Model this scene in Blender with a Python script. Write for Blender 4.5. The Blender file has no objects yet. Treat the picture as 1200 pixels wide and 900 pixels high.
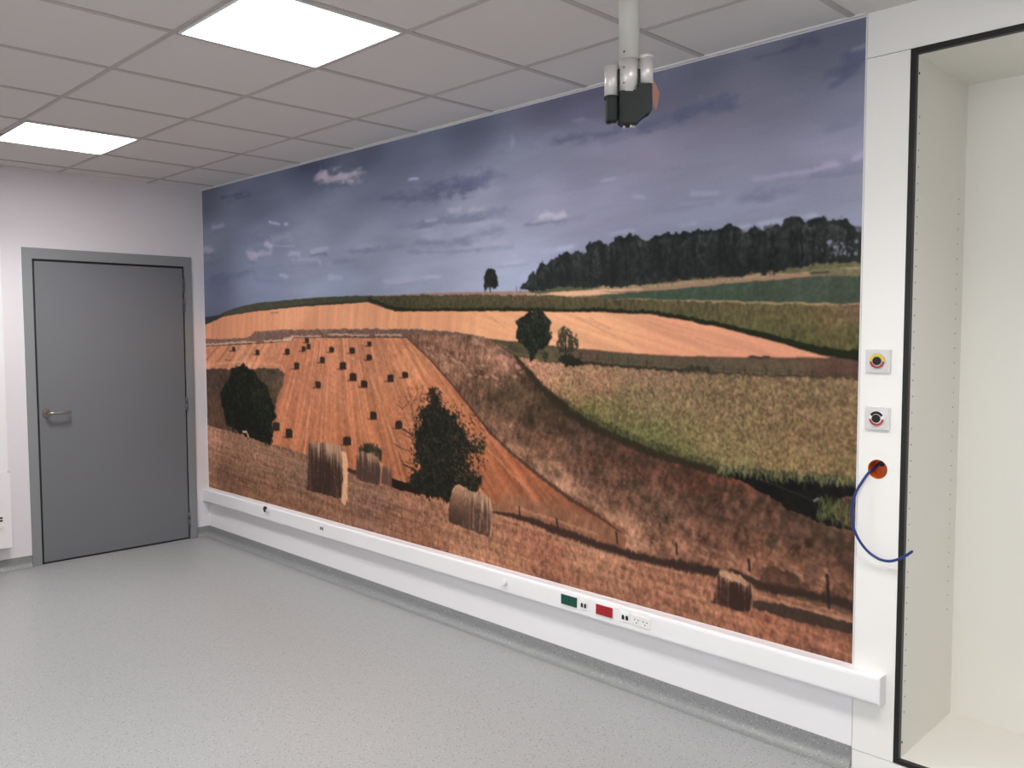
import bpy, bmesh, math, random
import numpy as np
from mathutils import Vector, Matrix
PI = math.pi
LAMP = 15.0
AREA_W = 17.0
SPREAD = 135
SKY = 4.5  # world strength, set so the added rear window brightens the mural wall
TEST_GREY = False
EXPOSURE = 0.0
PRINT_GAIN = (1.0, 1.0, 1.0)
# ---------------------------------------------------------------------------
# the landscape print on the wall: painted procedurally on a metric canvas
# ---------------------------------------------------------------------------
MX0, MX1, MZ0, MZ1 = 0.006, 5.077, 0.3815, 2.660      # extent of the print on the wall (metres)
PPM = 300.0
CW = int(round((MX1 - MX0) * PPM)); CH = int(round((MZ1 - MZ0) * PPM))
HOM = np.array([[2.18093172e-02, -5.17831597e-04, -5.03808961e+00],
                [3.65909970e-03, -1.01161566e-02, 5.44366469e+00],
                [2.33437447e-03, -1.45540786e-04, 1.0]])
HINV = np.linalg.inv(HOM)

def W2(px, py):
    """survey coordinates -> metres on the wall"""
    px = np.asarray(px, float); py = np.asarray(py, float)
    d = HOM[2, 0]*px + HOM[2, 1]*py + HOM[2, 2]
    return (HOM[0, 0]*px + HOM[0, 1]*py + HOM[0, 2]) / d, (HOM[1, 0]*px + HOM[1, 1]*py + HOM[1, 2]) / d

def CV(px, py):
    """survey coordinates -> canvas column, row"""
    x, z = W2(px, py)
    return (x - MX0) * PPM, (MZ1 - z) * PPM

def pts(seq):
    a = np.array(seq, float)
    u, v = CV(a[:, 0], a[:, 1])
    return np.stack([u, v], 1)

def loc_scale(px, py):
    u0, v0 = CV(px, py); u1, v1 = CV(px, py + 1.0)
    return float(abs(v1 - v0))          # canvas rows per survey unit

rng = np.random.default_rng(7)
UU, VV = np.meshgrid(np.arange(CW, dtype=np.float32), np.arange(CH, dtype=np.float32))

def vnoise(cx, cz, seed, ang=0.0, U=None, V=None):
    """value noise, cell size in canvas units, -1..1"""
    U = UU if U is None else U; V = VV if V is None else V
    if ang:
        c, s = math.cos(ang), math.sin(ang)
        U, V = U*c + V*s, -U*s + V*c
    u = U / cx; v = V / cz
    iu = np.floor(u).astype(np.int32); iv = np.floor(v).astype(np.int32)
    fu = u - iu; fv = v - iv
    fu = fu*fu*(3 - 2*fu); fv = fv*fv*(3 - 2*fv)
    tab = np.random.default_rng(seed).random((256, 256), dtype=np.float32)*2 - 1
    a = tab[iv & 255, iu & 255]; b = tab[iv & 255, (iu+1) & 255]
    c_ = tab[(iv+1) & 255, iu & 255]; d = tab[(iv+1) & 255, (iu+1) & 255]
    return (a*(1-fu) + b*fu)*(1-fv) + (c_*(1-fu) + d*fu)*fv

def fbm(cx, cz, seed, octv=4, ang=0.0, gain=.55):
    t = 0; amp = 1; tot = 0
    for k in range(octv):
        t = t + amp*vnoise(cx/2**k, cz/2**k, seed + k*13, ang); tot += amp; amp *= gain
    return t / tot * 1.6

RAG_U = fbm(14, 14, 901, 3); RAG_V = fbm(14, 14, 951, 3)
CL_T = fbm(70, 9, 961, 3, ang=-.05); CL_S = fbm(40, 16, 971, 3)
GRASSY = vnoise(2.4, 9, 991, ang=.2)
PUFF = fbm(16, 8, 981, 3)
FINE_U = fbm(5, 5, 311, 2); FINE_V = fbm(5, 5, 351, 2)

def poly(seq, rag=0.0, fine=0.0):
    """mask of a polygon given in survey coordinates, ragged by noise"""
    p = pts(seq)
    pad = int(rag + fine + 4)
    u0 = max(0, int(p[:, 0].min()) - pad); u1 = min(CW, int(p[:, 0].max()) + pad + 2)
    v0 = max(0, int(p[:, 1].min()) - pad); v1 = min(CH, int(p[:, 1].max()) + pad + 2)
    m = np.zeros((CH, CW), np.float32)
    if u1 <= u0 or v1 <= v0: return m
    acc = 0
    for du, dv in ((-.25, -.25), (.25, .25), (.25, -.25), (-.25, .25)):
        U = UU[v0:v1, u0:u1] + du + rag*RAG_U[v0:v1, u0:u1] + fine*FINE_U[v0:v1, u0:u1]
        V = VV[v0:v1, u0:u1] + dv + rag*RAG_V[v0:v1, u0:u1] + fine*FINE_V[v0:v1, u0:u1]
        inside = np.zeros(U.shape, bool)
        q = p[-1]
        for r_ in p:
            if q[1] != r_[1]:
                c = ((q[1] > V) != (r_[1] > V)) & (U < (r_[0]-q[0])*(V-q[1])/(r_[1]-q[1]) + q[0])
                inside ^= c
            q = r_
        acc = acc + inside
    m[v0:v1, u0:u1] = acc / 4.0
    return m

def field(samples, p=3.2, eps=300.0):
    """smooth colour field through samples (px, py, r, g, b)"""
    s = np.array(samples, float)
    u, v = CV(s[:, 0], s[:, 1])
    step = 6
    gu, gv = np.meshgrid(np.arange(0, CW + step, step), np.arange(0, CH + step, step))
    acc = np.zeros(gu.shape + (3,)); wt = np.zeros(gu.shape)
    for i in range(len(s)):
        d2 = (gu - u[i])**2 + ((gv - v[i])*1.5)**2 + eps
        w_ = d2**(-p/2)
        acc += w_[..., None]*s[i, 2:5]; wt += w_
    acc /= wt[..., None]
    # bilinear upsample
    fu = UU/step; fv = VV/step
    iu = fu.astype(int); iv = fv.astype(int)
    iu = np.minimum(iu, gu.shape[1]-2); iv = np.minimum(iv, gu.shape[0]-2)
    fu = (fu-iu)[..., None]; fv = (fv-iv)[..., None]
    return ((acc[iv, iu]*(1-fu) + acc[iv, iu+1]*fu)*(1-fv) + (acc[iv+1, iu]*(1-fu) + acc[iv+1, iu+1]*fu)*fv).astype(np.float32)

def blend(img, m, col):
    m = m[..., None]
    img *= (1-m); img += m*np.asarray(col, np.float32)

def seg_dist(x1, y1, x2, y2):
    (a, b), (c, d) = pts([(x1, y1), (x2, y2)])
    L = math.hypot(c-a, d-b) + 1e-6
    ex, ey = (c-a)/L, (d-b)/L
    s = (UU-a)*ex + (VV-b)*ey; t = -(UU-a)*ey + (VV-b)*ex
    return s, t, L

def stroke(img, seq, w, col, alpha=1.0, fine=0.6):
    """poly-line, width in survey units"""
    for (x1, y1), (x2, y2) in zip(seq[:-1], seq[1:]):
        (a, b), (c, d) = pts([(x1, y1), (x2, y2)])
        k = loc_scale((x1+x2)/2, (y1+y2)/2)
        hw = max(.55, w*k/2)
        pad = int(hw + 4)
        u0 = max(0, int(min(a, c)) - pad); u1 = min(CW, int(max(a, c)) + pad + 1)
        v0 = max(0, int(min(b, d)) - pad); v1 = min(CH, int(max(b, d)) + pad + 1)
        if u1 <= u0 or v1 <= v0: continue
        U = UU[v0:v1, u0:u1] + fine*FINE_U[v0:v1, u0:u1]*hw*.6; V = VV[v0:v1, u0:u1] + fine*FINE_V[v0:v1, u0:u1]*hw*.6
        L2 = (c-a)**2 + (d-b)**2 + 1e-6
        t = np.clip(((U-a)*(c-a) + (V-b)*(d-b))/L2, 0, 1)
        dist = np.hypot(U - a - t*(c-a), V - b - t*(d-b))
        m = np.clip(hw + .5 - dist, 0, 1)[..., None]*alpha
        img[v0:v1, u0:u1] = img[v0:v1, u0:u1]*(1-m) + m*np.asarray(col, np.float32)

def dab(img, u, v, ru, rv, col, alpha=.9):
    u0 = max(0, int(u-ru-1)); u1 = min(CW, int(u+ru+2)); v0 = max(0, int(v-rv-1)); v1 = min(CH, int(v+rv+2))
    if u1 <= u0 or v1 <= v0: return
    d = ((UU[v0:v1, u0:u1]-u)/ru)**2 + ((VV[v0:v1, u0:u1]-v)/rv)**2
    m = (np.clip((1.25-d)*1.6, 0, 1)*alpha)[..., None]
    img[v0:v1, u0:u1] = img[v0:v1, u0:u1]*(1-m) + m*np.asarray(col, np.float32)

def crown(img, seq, n, r, cols, seed, edge=2.0, body=None):
    """foliage: a ragged body, then leaf dabs inside and around its outline"""
    rg = np.random.default_rng(seed)
    m = poly(seq, rag=edge, fine=edge*.8)
    if body is not None: blend(img, m, body)
    a = np.array(seq, float)
    p = pts(seq); u0, v0 = p.min(0); u1, v1 = p.max(0)
    k = loc_scale(a[:, 0].mean(), a[:, 1].mean())
    cols = np.array(cols, float)
    done = 0; tries = 0
    while done < n and tries < n*30:
        tries += 1
        u = rg.uniform(u0-1, u1+1); v = rg.uniform(v0-1, v1+1)
        iu, iv = int(u), int(v)
        if not (0 <= iu < CW and 0 <= iv < CH) or m[iv, iu] < .5: continue
        hgt = (v-v0)/(v1-v0+1e-6)
        w_ = rg.random()**1.5
        c = cols[0]*(1-w_) + cols[1]*w_
        c = c*(1.08 - .2*hgt)
        rr = r*k*rg.uniform(.5, 1.3)
        dab(img, u + rg.normal()*r*k*.5, v + rg.normal()*r*k*.5, rr, rr*rg.uniform(.7, 1.5), c, .8)
        done += 1

def soft_band(img, seq, widths, col, alpha=.85, rough=.5):
    """a line with soft, grassy edges; widths in survey units per vertex"""
    p = pts(seq); best = np.full((CH, CW), 1e6, np.float32)
    for i in range(len(p)-1):
        (a, b), (c, d) = p[i], p[i+1]
        k0 = loc_scale(*seq[i])*widths[i]/2; k1 = loc_scale(*seq[i+1])*widths[i+1]/2
        pad = int(max(k0, k1)*2.5 + 6)
        u0 = max(0, int(min(a, c))-pad); u1 = min(CW, int(max(a, c))+pad); v0 = max(0, int(min(b, d))-pad); v1 = min(CH, int(max(b, d))+pad)
        if u1 <= u0 or v1 <= v0: continue
        U = UU[v0:v1, u0:u1]; V = VV[v0:v1, u0:u1]
        t = np.clip(((U-a)*(c-a) + (V-b)*(d-b))/((c-a)**2 + (d-b)**2 + 1e-6), 0, 1)
        dist = np.hypot(U - a - t*(c-a), V - b - t*(d-b))/(k0*(1-t) + k1*t)
        best[v0:v1, u0:u1] = np.minimum(best[v0:v1, u0:u1], dist)
    m = np.clip(1.5 - best + rough*(.5*FINE_V + .6*GRASSY), 0, 1); m = m*m*(3-2*m)
    blend(img, m*alpha, col)

def cloud(img, x1, y1, x2, y2, th, col, alpha=.8, seed=0):
    s, t, L = seg_dist(x1, y1, x2, y2)
    k = loc_scale((x1+x2)/2, (y1+y2)/2)*th/2
    s = s + CL_S*k*1.6 + RAG_U*k*.4; t = t + CL_T*k*.75 + RAG_V*k*.28 + FINE_V*k*.12
    e = np.where(s < 0, s, np.where(s > L, s-L, 0))
    d = np.sqrt((e/1.6)**2 + t**2)/k
    m = np.clip((1.9-d + PUFF*.6)/1.6, 0, 1)**1.4
    blend(img, m*alpha*.85, col)

def paint_print():
    sky = field([
        (240,240,70,74,88),(300,235,76,82,100),(370,190,60,65,84),(430,185,64,70,88),(550,150,72,78,96),(650,125,78,78,98),
        (700,108,82,82,104),(820,90,80,84,100),(950,58,76,79,95),(1008,40,74,77,94),(250,290,92,97,114),(300,290,110,116,138),
        (400,250,108,114,136),(370,290,128,133,154),(430,290,132,138,160),(250,340,84,90,112),(300,335,112,120,146),(400,335,133,143,170),
        (480,180,82,88,108),(430,215,98,104,126),(500,215,104,110,134),(560,235,140,142,164),(600,200,120,123,145),(650,180,116,118,138),(700,190,128,126,148),
        (760,185,138,133,155),(640,230,148,148,174),(720,230,144,144,170),(500,290,144,148,172),(560,290,154,157,182),(600,322,152,160,186),
        (480,335,148,156,180),(850,150,116,114,134),(900,120,104,103,123),(960,100,98,101,120),(1000,130,108,110,130),(850,200,134,134,156),
        (950,180,130,128,150),(1000,190,134,132,156),(900,240,138,140,164),(830,255,142,146,172),(1000,240,136,138,160),(780,110,90,90,112)], p=3.6, eps=2600.0)
    lum = sky.mean(-1, keepdims=True)
    sky = lum + (sky-lum)*.9
    img = sky.copy()
    band = fbm(150, 28, 21, 4, ang=-.03)
    img *= (1 + .045*band)[..., None]
    D = (84, 88, 111)
    for c in [
        (262,232,290,227,8,(58,60,78),.7),(355,197,376,195,6,(56,58,76),.7),(275,281,312,278,9,(94,98,120),.5),(300,292,330,288,5,(104,108,130),.4),
        (368,220,408,215,7,(80,84,104),.8),(374,209,420,206,11,(160,150,160),.85),(376,203,382,211,9,(166,156,166),.5),(396,205,416,205,8,(168,158,168),.5),
        (316,261,326,262,3.5,(158,160,184),.8),(334,262,337,262,3,(160,162,186),.8),(250,266,259,265,5,(124,124,144),.7),(238,294,249,293,7,(134,126,140),.8),(238,299,250,299,4,(78,78,100),.6),
        (318,279,340,277,8,(142,140,158),.5),(313,284,316,289,8,(164,160,178),.8),(292,299,300,298,8,(160,154,172),.85),(304,297,318,297,4.5,(150,148,168),.7),
        (340,296,350,297,4,(160,158,180),.8),(365,295,383,293,5,(158,158,180),.7),(363,299,382,299,2.5,(96,100,124),.7),(345,304,372,304,4,(148,150,174),.6),(373,306,375,309,4,(158,160,182),.6),
        (310,288,345,288,2,(150,150,172),.5),(290,306,300,308,4,(98,102,126),.5),(340,312,372,310,3,(110,114,140),.4),
        (329,322,337,323,4,(150,154,180),.7),(388,325,400,325,4.5,(156,160,184),.7),(418,290,436,287,5,(150,152,172),.6),(410,295,438,293,4.5,(108,114,136),.6),(392,307,414,305,4,(108,114,136),.6),
        (250,325,300,320,6,(78,84,108),.4),(240,330,262,328,8,(74,80,104),.4),(300,328,330,330,5,(100,106,136),.4),(285,316,330,312,5,(100,106,132),.35),
        (452,232,505,230,12,D,.75),(500,227,545,219,15,(82,86,110),.8),(540,214,572,207,13,(84,86,116),.75),(570,209,592,206,5,(104,106,132),.5),
        (505,205,530,200,12,(102,107,130),.5),(482,210,489,210,4,(158,162,186),.9),(523,201,528,200,4,(112,116,138),.6),(543,203,552,201,6,(118,120,142),.6),
        (600,165,600.5,174,5.5,(124,130,152),.85),(584,179,590,179,4,(102,106,128),.6),
        (468,265,500,262,8,(114,120,142),.7),(500,261,560,254,11,(108,114,138),.75),(555,252,594,247,9,(118,122,144),.75),
        (528,247,538,246,5,(162,162,176),.8),(552,246,568,244,6,(166,164,176),.8),(502,258,510,257,4,(156,158,178),.8),
        (555,264,590,261,6,(162,162,184),.7),(490,286,545,282,9,(116,122,146),.75),(540,279,590,269,9,(120,124,148),.7),(497,276,516,274,8,(158,160,180),.75),
        (480,296,560,293,4,(122,126,150),.6),(560,293,600,289,4,(130,134,156),.5),(535,290,572,286,6,(158,158,180),.7),(580,286,592,284,5,(172,164,184),.7),
        (452,290,470,288,4,(118,124,148),.5),(431,293,446,291,4,(118,122,146),.6),
        (455,330,500,326,8,(164,166,186),.8),(500,327,512,325,6,(168,172,194),.8),(450,334,500,332,3,(134,140,166),.5),(590,308,612,306,5,(170,172,194),.8),(582,313,620,310,3,(136,140,166),.5),(585,320,597,320,4.5,(164,168,192),.7),
        (612,310,640,304,9,(150,152,178),.5),(636,297,672,291,7,(158,164,190),.6),(615,325,632,312,8,(164,172,198),.6),(600,300,615,305,5,(162,166,190),.6),
        (632,256,660,252,10,(176,172,188),.9),(634,252,661,250,5,(186,180,194),.7),(620,264,662,260,4.5,(116,118,144),.85),(660,260,684,255,4,(128,130,156),.6),
        (628,169,634,168,4,(118,120,142),.7),(644,158,655,157,6,(112,114,136),.7),(675,142,697,148,9,(110,110,134),.7),(676,140,682,139,4,(120,120,144),.7),
        (655,164,720,153,9,(84,86,108),.75),(712,158,760,148,10,(94,96,120),.7),(760,146,800,135,11,(84,88,112),.8),(800,133,850,122,14,(80,85,108),.85),(838,118,846,114,7,(76,82,104),.5),(818,112,821,116,5,(106,112,136),.5),
        (706,212,718,210,3.5,(162,160,182),.8),(660,223,702,215,4,(128,128,154),.6),(702,214,740,208,4,(134,134,158),.4),(744,229,752,230,4,(158,160,184),.7),
        (700,243,760,239,9,(136,138,162),.6),(730,221,770,216,5,(130,130,154),.5),(770,246,830,238,7,(126,128,152),.6),(810,227,838,224,5,(160,155,176),.7),(805,233,845,231,5,(126,130,152),.5),
        (870,231,905,226,11,(112,114,138),.8),(895,224,935,218,11,(116,118,144),.75),(888,209,945,201,7,(152,147,170),.75),(957,199,979,192,8,(156,150,174),.85),(955,206,1010,199,6,(110,113,136),.75),
        (1003,184,1012,180,7,(158,154,178),.8),(995,196,1012,192,8,(112,114,136),.6),(976,85,990,84,9,(74,76,98),.8),(985,92,1000,80,10,(72,76,98),.7),(1000,72,1014,68,14,(70,73,96),.8),(900,62,925,58,10,(70,72,90),.6),(925,55,950,48,12,(68,69,90),.7),(1006,57,1014,55,6,(116,118,136),.7),
        (982,148,1000,144,10,(98,102,124),.5),(880,246,940,238,5,(128,130,154),.4),(860,252,900,246,4,(130,132,156),.4),
        (893,263,925,257,9,(164,166,188),.8),(935,253,955,252,6,(168,170,192),.7),(868,268,876,266,5,(162,166,190),.8),(800,265,812,262,5,(164,166,190),.5),(715,276,740,272,5,(160,164,190),.5),(655,293,668,290,6,(166,172,196),.7)]:
        cloud(img, *c)
    g1 = fbm(7, 7, 41, 3); g2 = fbm(3, 3, 47, 2); gbig = fbm(60, 40, 43, 3)
    gv = vnoise(2.2, 5.5, 61); gv2 = vnoise(3.5, 10, 67); gv3 = vnoise(7, 20, 71)

    blend(img, poly([(225,388),(246,378),(300,364),(350,357),(440,349),(560,345),(640,344),(760,330),(870,316),(940,306),(1020,299),(1020,820),(225,640)]), np.stack([104+8*g1, 78+7*g1, 60+6*g1], -1))
    # far fields along the horizon --------------------------------------------------
    blend(img, poly([(230,372),(241,372),(256,370),(262,366),(285,358),(310,354),(345,351),(380,348),(420,346.5),(440,347),(440,357),(400,356.8),(350,360),(300,366),(262,373),(246,382),(230,384)], rag=.8), np.stack([62+6*g1, 62+6*g1, 50+5*g1], -1))
    blend(img, poly([(230,384),(246,378),(262,371),(262,368),(246,371),(230,372)]), (44, 50, 54))
    blend(img, poly([(300,364),(350,357.5),(400,353.5),(440,352),(440,358),(400,358),(350,361),(300,367)], rag=.8), (46, 48, 36))
    blend(img, poly([(440,349),(450,346),(500,343.5),(560,342),(620,341),(660,340),(660,352),(440,352)], rag=.6), np.stack([150+10*g2, 118+8*g2, 106+7*g2], -1))
    # grass and tan tracks under the forest
    blend(img, poly([(612,345),(640,338),(700,335),(760,334),(800,330),(867,324),(933,315),(1015,309),(1015,330),(800,345),(612,350)], rag=1), np.stack([150+18*g2, 132+16*g2, 104+12*g2], -1))
    blend(img, poly([(626,341),(660,336),(700,334.5),(700,337.5),(676,341),(626,344)], rag=1.5), (82, 84, 60))
    blend(img, poly([(628,346.5),(650,343),(700,339.5),(755,338.5),(755,341),(712,344),(690,346),(640,348)], rag=.6), (222, 170, 138))
    blend(img, poly([(700,341.5),(740,340.5),(800,334),(867,328.5),(910,323),(960,320),(1015,317),(1015,321),(950,325),(867,333),(800,340),(740,344.5)], rag=1), (160, 122, 102))
    blend(img, poly([(905,319),(935,313),(970,308.5),(1015,305),(1015,312),(960,317),(925,321)], rag=1.2), np.stack([98+12*g2, 96+12*g2, 70+8*g2], -1))
    blend(img, poly([(950,319),(975,316),(1015,314),(1015,323),(950,324)], rag=1), np.stack([112+12*g2, 104+12*g2, 80+8*g2], -1))
    blend(img, poly([(948,320),(972,317.5),(972,320.5),(950,322)], rag=1.5), (72, 66, 54))
    # dark green field
    blend(img, poly([(690,347.5),(735,343),(800,338),(867,331),(920,326.5),(950,324),(1015,323),(1015,357),(900,354.5),(800,352.5),(740,350)], rag=.8),
          np.clip(field([(760,345,66,82,66),(850,342,68,84,68),(950,338,72,82,70),(1000,345,66,74,62),(900,350,66,76,62)])*(1+.10*g2+.06*g1)[..., None], 0, 255))
    blend(img, poly([(690,349),(760,350.5),(830,352),(900,353.5),(960,355),(1015,356),(1015,359),(900,357),(800,354.5),(700,352)], rag=1.2), (158, 132, 104))
    # long green maize strip
    strip = field([(450,352,88,82,56),(550,348,112,98,70),(550,357,84,88,54),(620,349,122,100,74),(620,358,86,90,56),(700,352,124,108,78),(700,361,94,96,58),(800,358,134,120,84),
                   (800,367,100,100,60),(900,366,134,122,80),(980,372,138,122,80),(1000,395,112,110,66),(900,385,114,114,70),(940,400,104,104,62),(1000,362,140,116,88)])
    strip = strip*np.array([.78, .76, .80])*(1 + .15*gv + .12*g2)[..., None]
    blend(img, poly([(432,347),(470,346),(550,345.5),(640,346),(700,349),(800,353),(900,356),(1015,358),(1015,430),(1004,424),(980,418),(943,408),(900,396),(843,381),(800,373),(770,367),(700,364.5),(600,363),(500,363.5),(463,363),(433,352)], rag=1, fine=1), np.clip(strip, 0, 255))
    blend(img, poly([(433,348),(448,355),(470,361),(500,361.5),(600,360.5),(700,362),(770,365),(800,370),(843,377.5),(900,391),(943,402),(980,409),(1015,412),(1015,428),(980,419),(943,410.5),(900,398.5),(843,383.5),(800,375.5),(770,369),(700,366.5),(600,365),(500,365),(463,365),(430,352)], rag=1.6, fine=1.2), (36, 40, 26))

    # upper stubble field -----------------------------------------------------------
    of = field([(250,386,186,126,96),(300,372,198,134,102),(350,370,210,148,112),(420,372,214,150,114),(500,376,214,150,112),(600,380,222,160,118),(700,385,226,164,124),(800,395,224,156,122),(900,410,216,148,118),(640,398,226,164,124),(360,382,196,134,100)])
    s1 = vnoise(9, 110, 81, ang=.12); s2 = vnoise(4, 120, 83, ang=.12)
    d1 = vnoise(160, 6, 85, ang=.30); d2 = vnoise(120, 3, 87, ang=.24)
    side = np.clip((UU - CV(520, 370)[0])/200, 0, 1)
    tex = (1-side)*(.035*s1 + .035*s2) + side*(.045*d1 + .03*d2) + .02*g2
    upper = poly([(230,384),(246,378.5),(262,371),(300,365),(350,359.5),(400,356.3),(431,354),(447,360),(463,365),(500,365),(600,364.5),(700,366),(760,368.5),(800,375),(843,383.5),(900,398),(943,410.5),(975,418.5),
                  (900,419),(800,417.5),(733,414),(683,409),(613,401),(573,397.5),(527,390),(467,387.5),(400,387),(333,387.5),(297,390),(293,396),(241,398.5),(230,399)], rag=.8)
    blend(img, upper, np.clip(of*(1+tex)[..., None], 0, 255))
    for q in ([(676,372),(700,384),(722,394)], [(760,378),(790,388)], [(575,372),(592,384)], [(730,396),(742,404)], [(816,396),(840,404),(864,409)], [(690,372),(716,386)]):
        stroke(img, q, 1.6, (190, 136, 102), .5)
    stroke(img, [(318,367),(326,366)], 2, (140, 96, 76), .7)

    # grey-brown bank between the stubble fields
    blend(img, poly([(230,398),(241,397.5),(285,396.5),(294,394),(298,389),(333,386.5),(400,385.5),(467,385.5),(527,388),(560,393.5),(573,397.5),(560,398),(500,395.5),(400,395),(340,395.5),(342,400),(300,402.5),(241,406),(230,406)], rag=1.4, fine=1), np.clip(np.stack([112+16*g2+8*g1, 86+13*g2+7*g1, 76+11*g2+6*g1], -1), 0, 255))
    for q in ([(241,404),(285,401),(300,401)], [(310,400),(342,398)], [(342,394.5),(376,394)], [(384,392),(432,393)], [(440,392.5),(470,393)]):
        stroke(img, q, 2.0, (200, 166, 142), .75, fine=1.5)
    stroke(img, [(333,398),(343,396)], 3.5, (206, 164, 138), .8)
    stroke(img, [(241,406),(290,403.5),(340,400.5)], 1.4, (70, 52, 46), .8)
    stroke(img, [(344,395.5),(400,395.5),(477,395.5)], 1.4, (80, 60, 50), .7)

    # lower stubble field with the bales --------------------------------------------
    lf = field([(260,416,188,126,96),(300,425,190,128,98),(290,432,204,146,114),(400,402,194,130,98),(400,450,190,124,92),(440,500,194,124,88),(350,500,184,116,84),(480,430,200,134,98),(440,420,192,128,96),
                (560,500,194,122,86),(600,550,176,106,72),(680,598,140,88,64),(540,550,182,112,78),(420,540,184,112,78),(340,450,184,118,88),(500,460,196,126,90),(610,575,168,104,74)])
    # streaks that fan from the crest of the hill
    cu, cv_ = CV(392, 250)
    th = np.arctan2(UU - cu, VV - cv_)
    rad = np.hypot(UU - cu, VV - cv_)
    fan = .9*vnoise(15, 240, 91, U=th*900, V=rad) + .6*vnoise(6, 120, 93, U=th*900, V=rad) + .3*vnoise(2.5, 60, 95, U=th*900, V=rad)
    fan = np.sign(fan)*np.abs(fan)**1.2
    low = poly([(230,405),(241,406),(300,403),(342,400),(346,396),(400,396),(476,396),(500,417),(527,447),(547,473),(573,507),(600,533),(633,560),(667,583),(700,600),(720,613),(800,655),(650,640),(560,600),(500,590),(430,570),(300,530),(230,500)], rag=.6)
    blend(img, low, np.clip(lf*np.array([.96, .95, .94])*(1+.135*fan + .07*g1 + .05*g2 + .05*gbig)[..., None], 0, 255))
    for q, a in (([(376,440),(366,470),(352,525)], .6), ([(365,430),(358,470),(350,500)], .4), ([(398,430),(400,470),(402,515)], .35), ([(434,441),(446,470),(455,498),(476,545)], .6), ([(418,455),(424,490),(432,520)], .45),
                 ([(404,470),(412,500),(424,540)], .4), ([(384,450),(378,490),(376,520)], .4), ([(476,410),(520,460),(560,515),(620,575)], .45), ([(460,405),(500,455),(540,510)], .3), ([(446,405),(470,440),(480,470)], .3), ([(242,428),(280,424),(330,428),(335,436)], .5), ([(345,432),(352,448),(344,470)], .35), ([(520,535),(580,590)], .35), ([(352,540),(364,505),(368,470)], .3)):
        stroke(img, q, 2.4, (216, 158, 120), a*.75, fine=1.6)
    # shaded ground at its lower corner
    blend(img, poly([(572,592),(600,580),(650,592),(700,605),(735,622),(800,655),(880,690),(700,650),(620,618)], rag=5, fine=3)*.6, np.clip(np.stack([138+20*gv2+8*g1, 98+16*gv2+6*g1, 76+12*gv2+5*g1], -1), 0, 255))
    # dark green patch behind the left tree
    blend(img, poly([(230,432),(280,432),(325,431.5),(333,437),(332,448),(327,462),(320,485),(318,515),(290,512),(243,500),(230,500)], rag=2, fine=1.5),
          np.clip(field([(250,440,72,58,50),(250,480,84,62,50),(320,440,72,62,50),(328,450,96,76,58),(320,470,74,60,48)])*(1+.16*g1+.12*gv)[..., None], 0, 255))

    # sloping rough grass ------------------------------------------------------------
    gr = field([(490,398,120,88,72),(520,412,142,104,84),(560,415,156,114,92),(590,425,160,116,96),(600,452,86,70,52),(640,470,74,60,44),(560,450,104,78,60),(620,490,76,62,46),(590,470,82,68,50),(660,495,74,58,44),(580,500,126,94,74),
                (640,520,120,88,68),(640,552,142,108,84),(700,540,98,70,56),(750,540,90,62,50),(820,562,102,66,52),(720,580,120,88,70),(780,600,106,80,64),(850,580,96,70,54),(880,600,88,66,52),
                (950,625,82,62,50),(800,632,136,96,76),(730,622,164,122,96),(870,640,118,84,66),(940,655,108,78,60),(1000,660,92,68,54),(960,680,136,96,74),(600,540,150,110,86),(655,572,168,126,102),(600,500,136,102,82),(560,400,118,92,74),(530,440,140,104,82),(680,500,80,62,52),(860,560,110,68,50),(840,600,88,64,52),(890,660,150,104,80),(500,405,134,98,78)])
    lean = vnoise(3.2, 11, 101, ang=.35); lean2 = vnoise(6, 18, 103, ang=-.3)
    blot = fbm(26, 16, 105, 3)
    grm = poly([(476,395),(500,392),(560,393),(573,397),(588,407),(604,417),(633,447),(667,477),(700,497),(733,513),(767,528),(800,538),(850,551),(883,566),(900,576),(925,592),(950,606),(980,618),(1015,628),
                (1015,720),(1000,712),(933,694),(883,686),(840,672),(800,662),(733,646),(735,622),(700,600),(667,583),(633,560),(600,533),(573,507),(547,473),(527,447),(500,417)], rag=1.5, fine=1.5)
    blend(img, grm, np.clip(gr*np.array([.96, .93, .93])*(1 + .15*lean + .13*lean2 + .18*blot + .14*g2 + .12*g1)[..., None] + 2, 0, 255))
    # upper part: tips in the sun
    tip = np.clip(fbm(12, 5, 107, 3, ang=.3)*1.6 - .35, 0, 1)
    blend(img, grm*tip*poly([(480,396),(560,396),(610,430),(612,450),(570,445),(520,440)], rag=8)*.7, (196, 150, 128))
    blend(img, grm*tip*poly([(600,530),(640,545),(700,580),(760,610),(830,640),(960,650),(1000,690),(880,680),(740,640),(660,580)], rag=10)*.55, (186, 138, 110))
    dk = np.clip(-fbm(16, 9, 109, 3)*1.5 - .15, 0, 1)
    blend(img, grm*dk*poly([(570,440),(625,448),(690,495),(800,545),(960,610),(1010,650),(900,640),(760,600),(640,510),(590,480)], rag=10)*.6, (58, 50, 38))
    # dark path between stubble and grass
    for q, wd, al in (([(478,397),(486,402),(500,417),(527,447)], 2.4, .75), ([(527,447),(547,472),(573,505)], 3.2, .85), ([(573,505),(600,531),(633,558)], 4.5, .85), ([(633,558),(650,572),(667,584),(690,597)], 6.0, .85), ([(690,597),(716,612),(728,624)], 4, .6)):
        pass
    soft_band(img, [(478,397),(500,417),(527,447),(547,472),(573,505),(600,531),(633,558),(667,584),(700,604),(728,624)], [1.6,1.8,2.2,2.8,3.2,3.8,4.6,5.2,4.4,2], (76, 53, 42), .85)
    stroke(img, [(640,556),(662,570),(690,588)], 5, (176, 132, 106), .45, fine=2.5)
    stroke(img, [(720,604),(745,620)], 5, (180, 134, 104), .5, fine=2.5)

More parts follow.
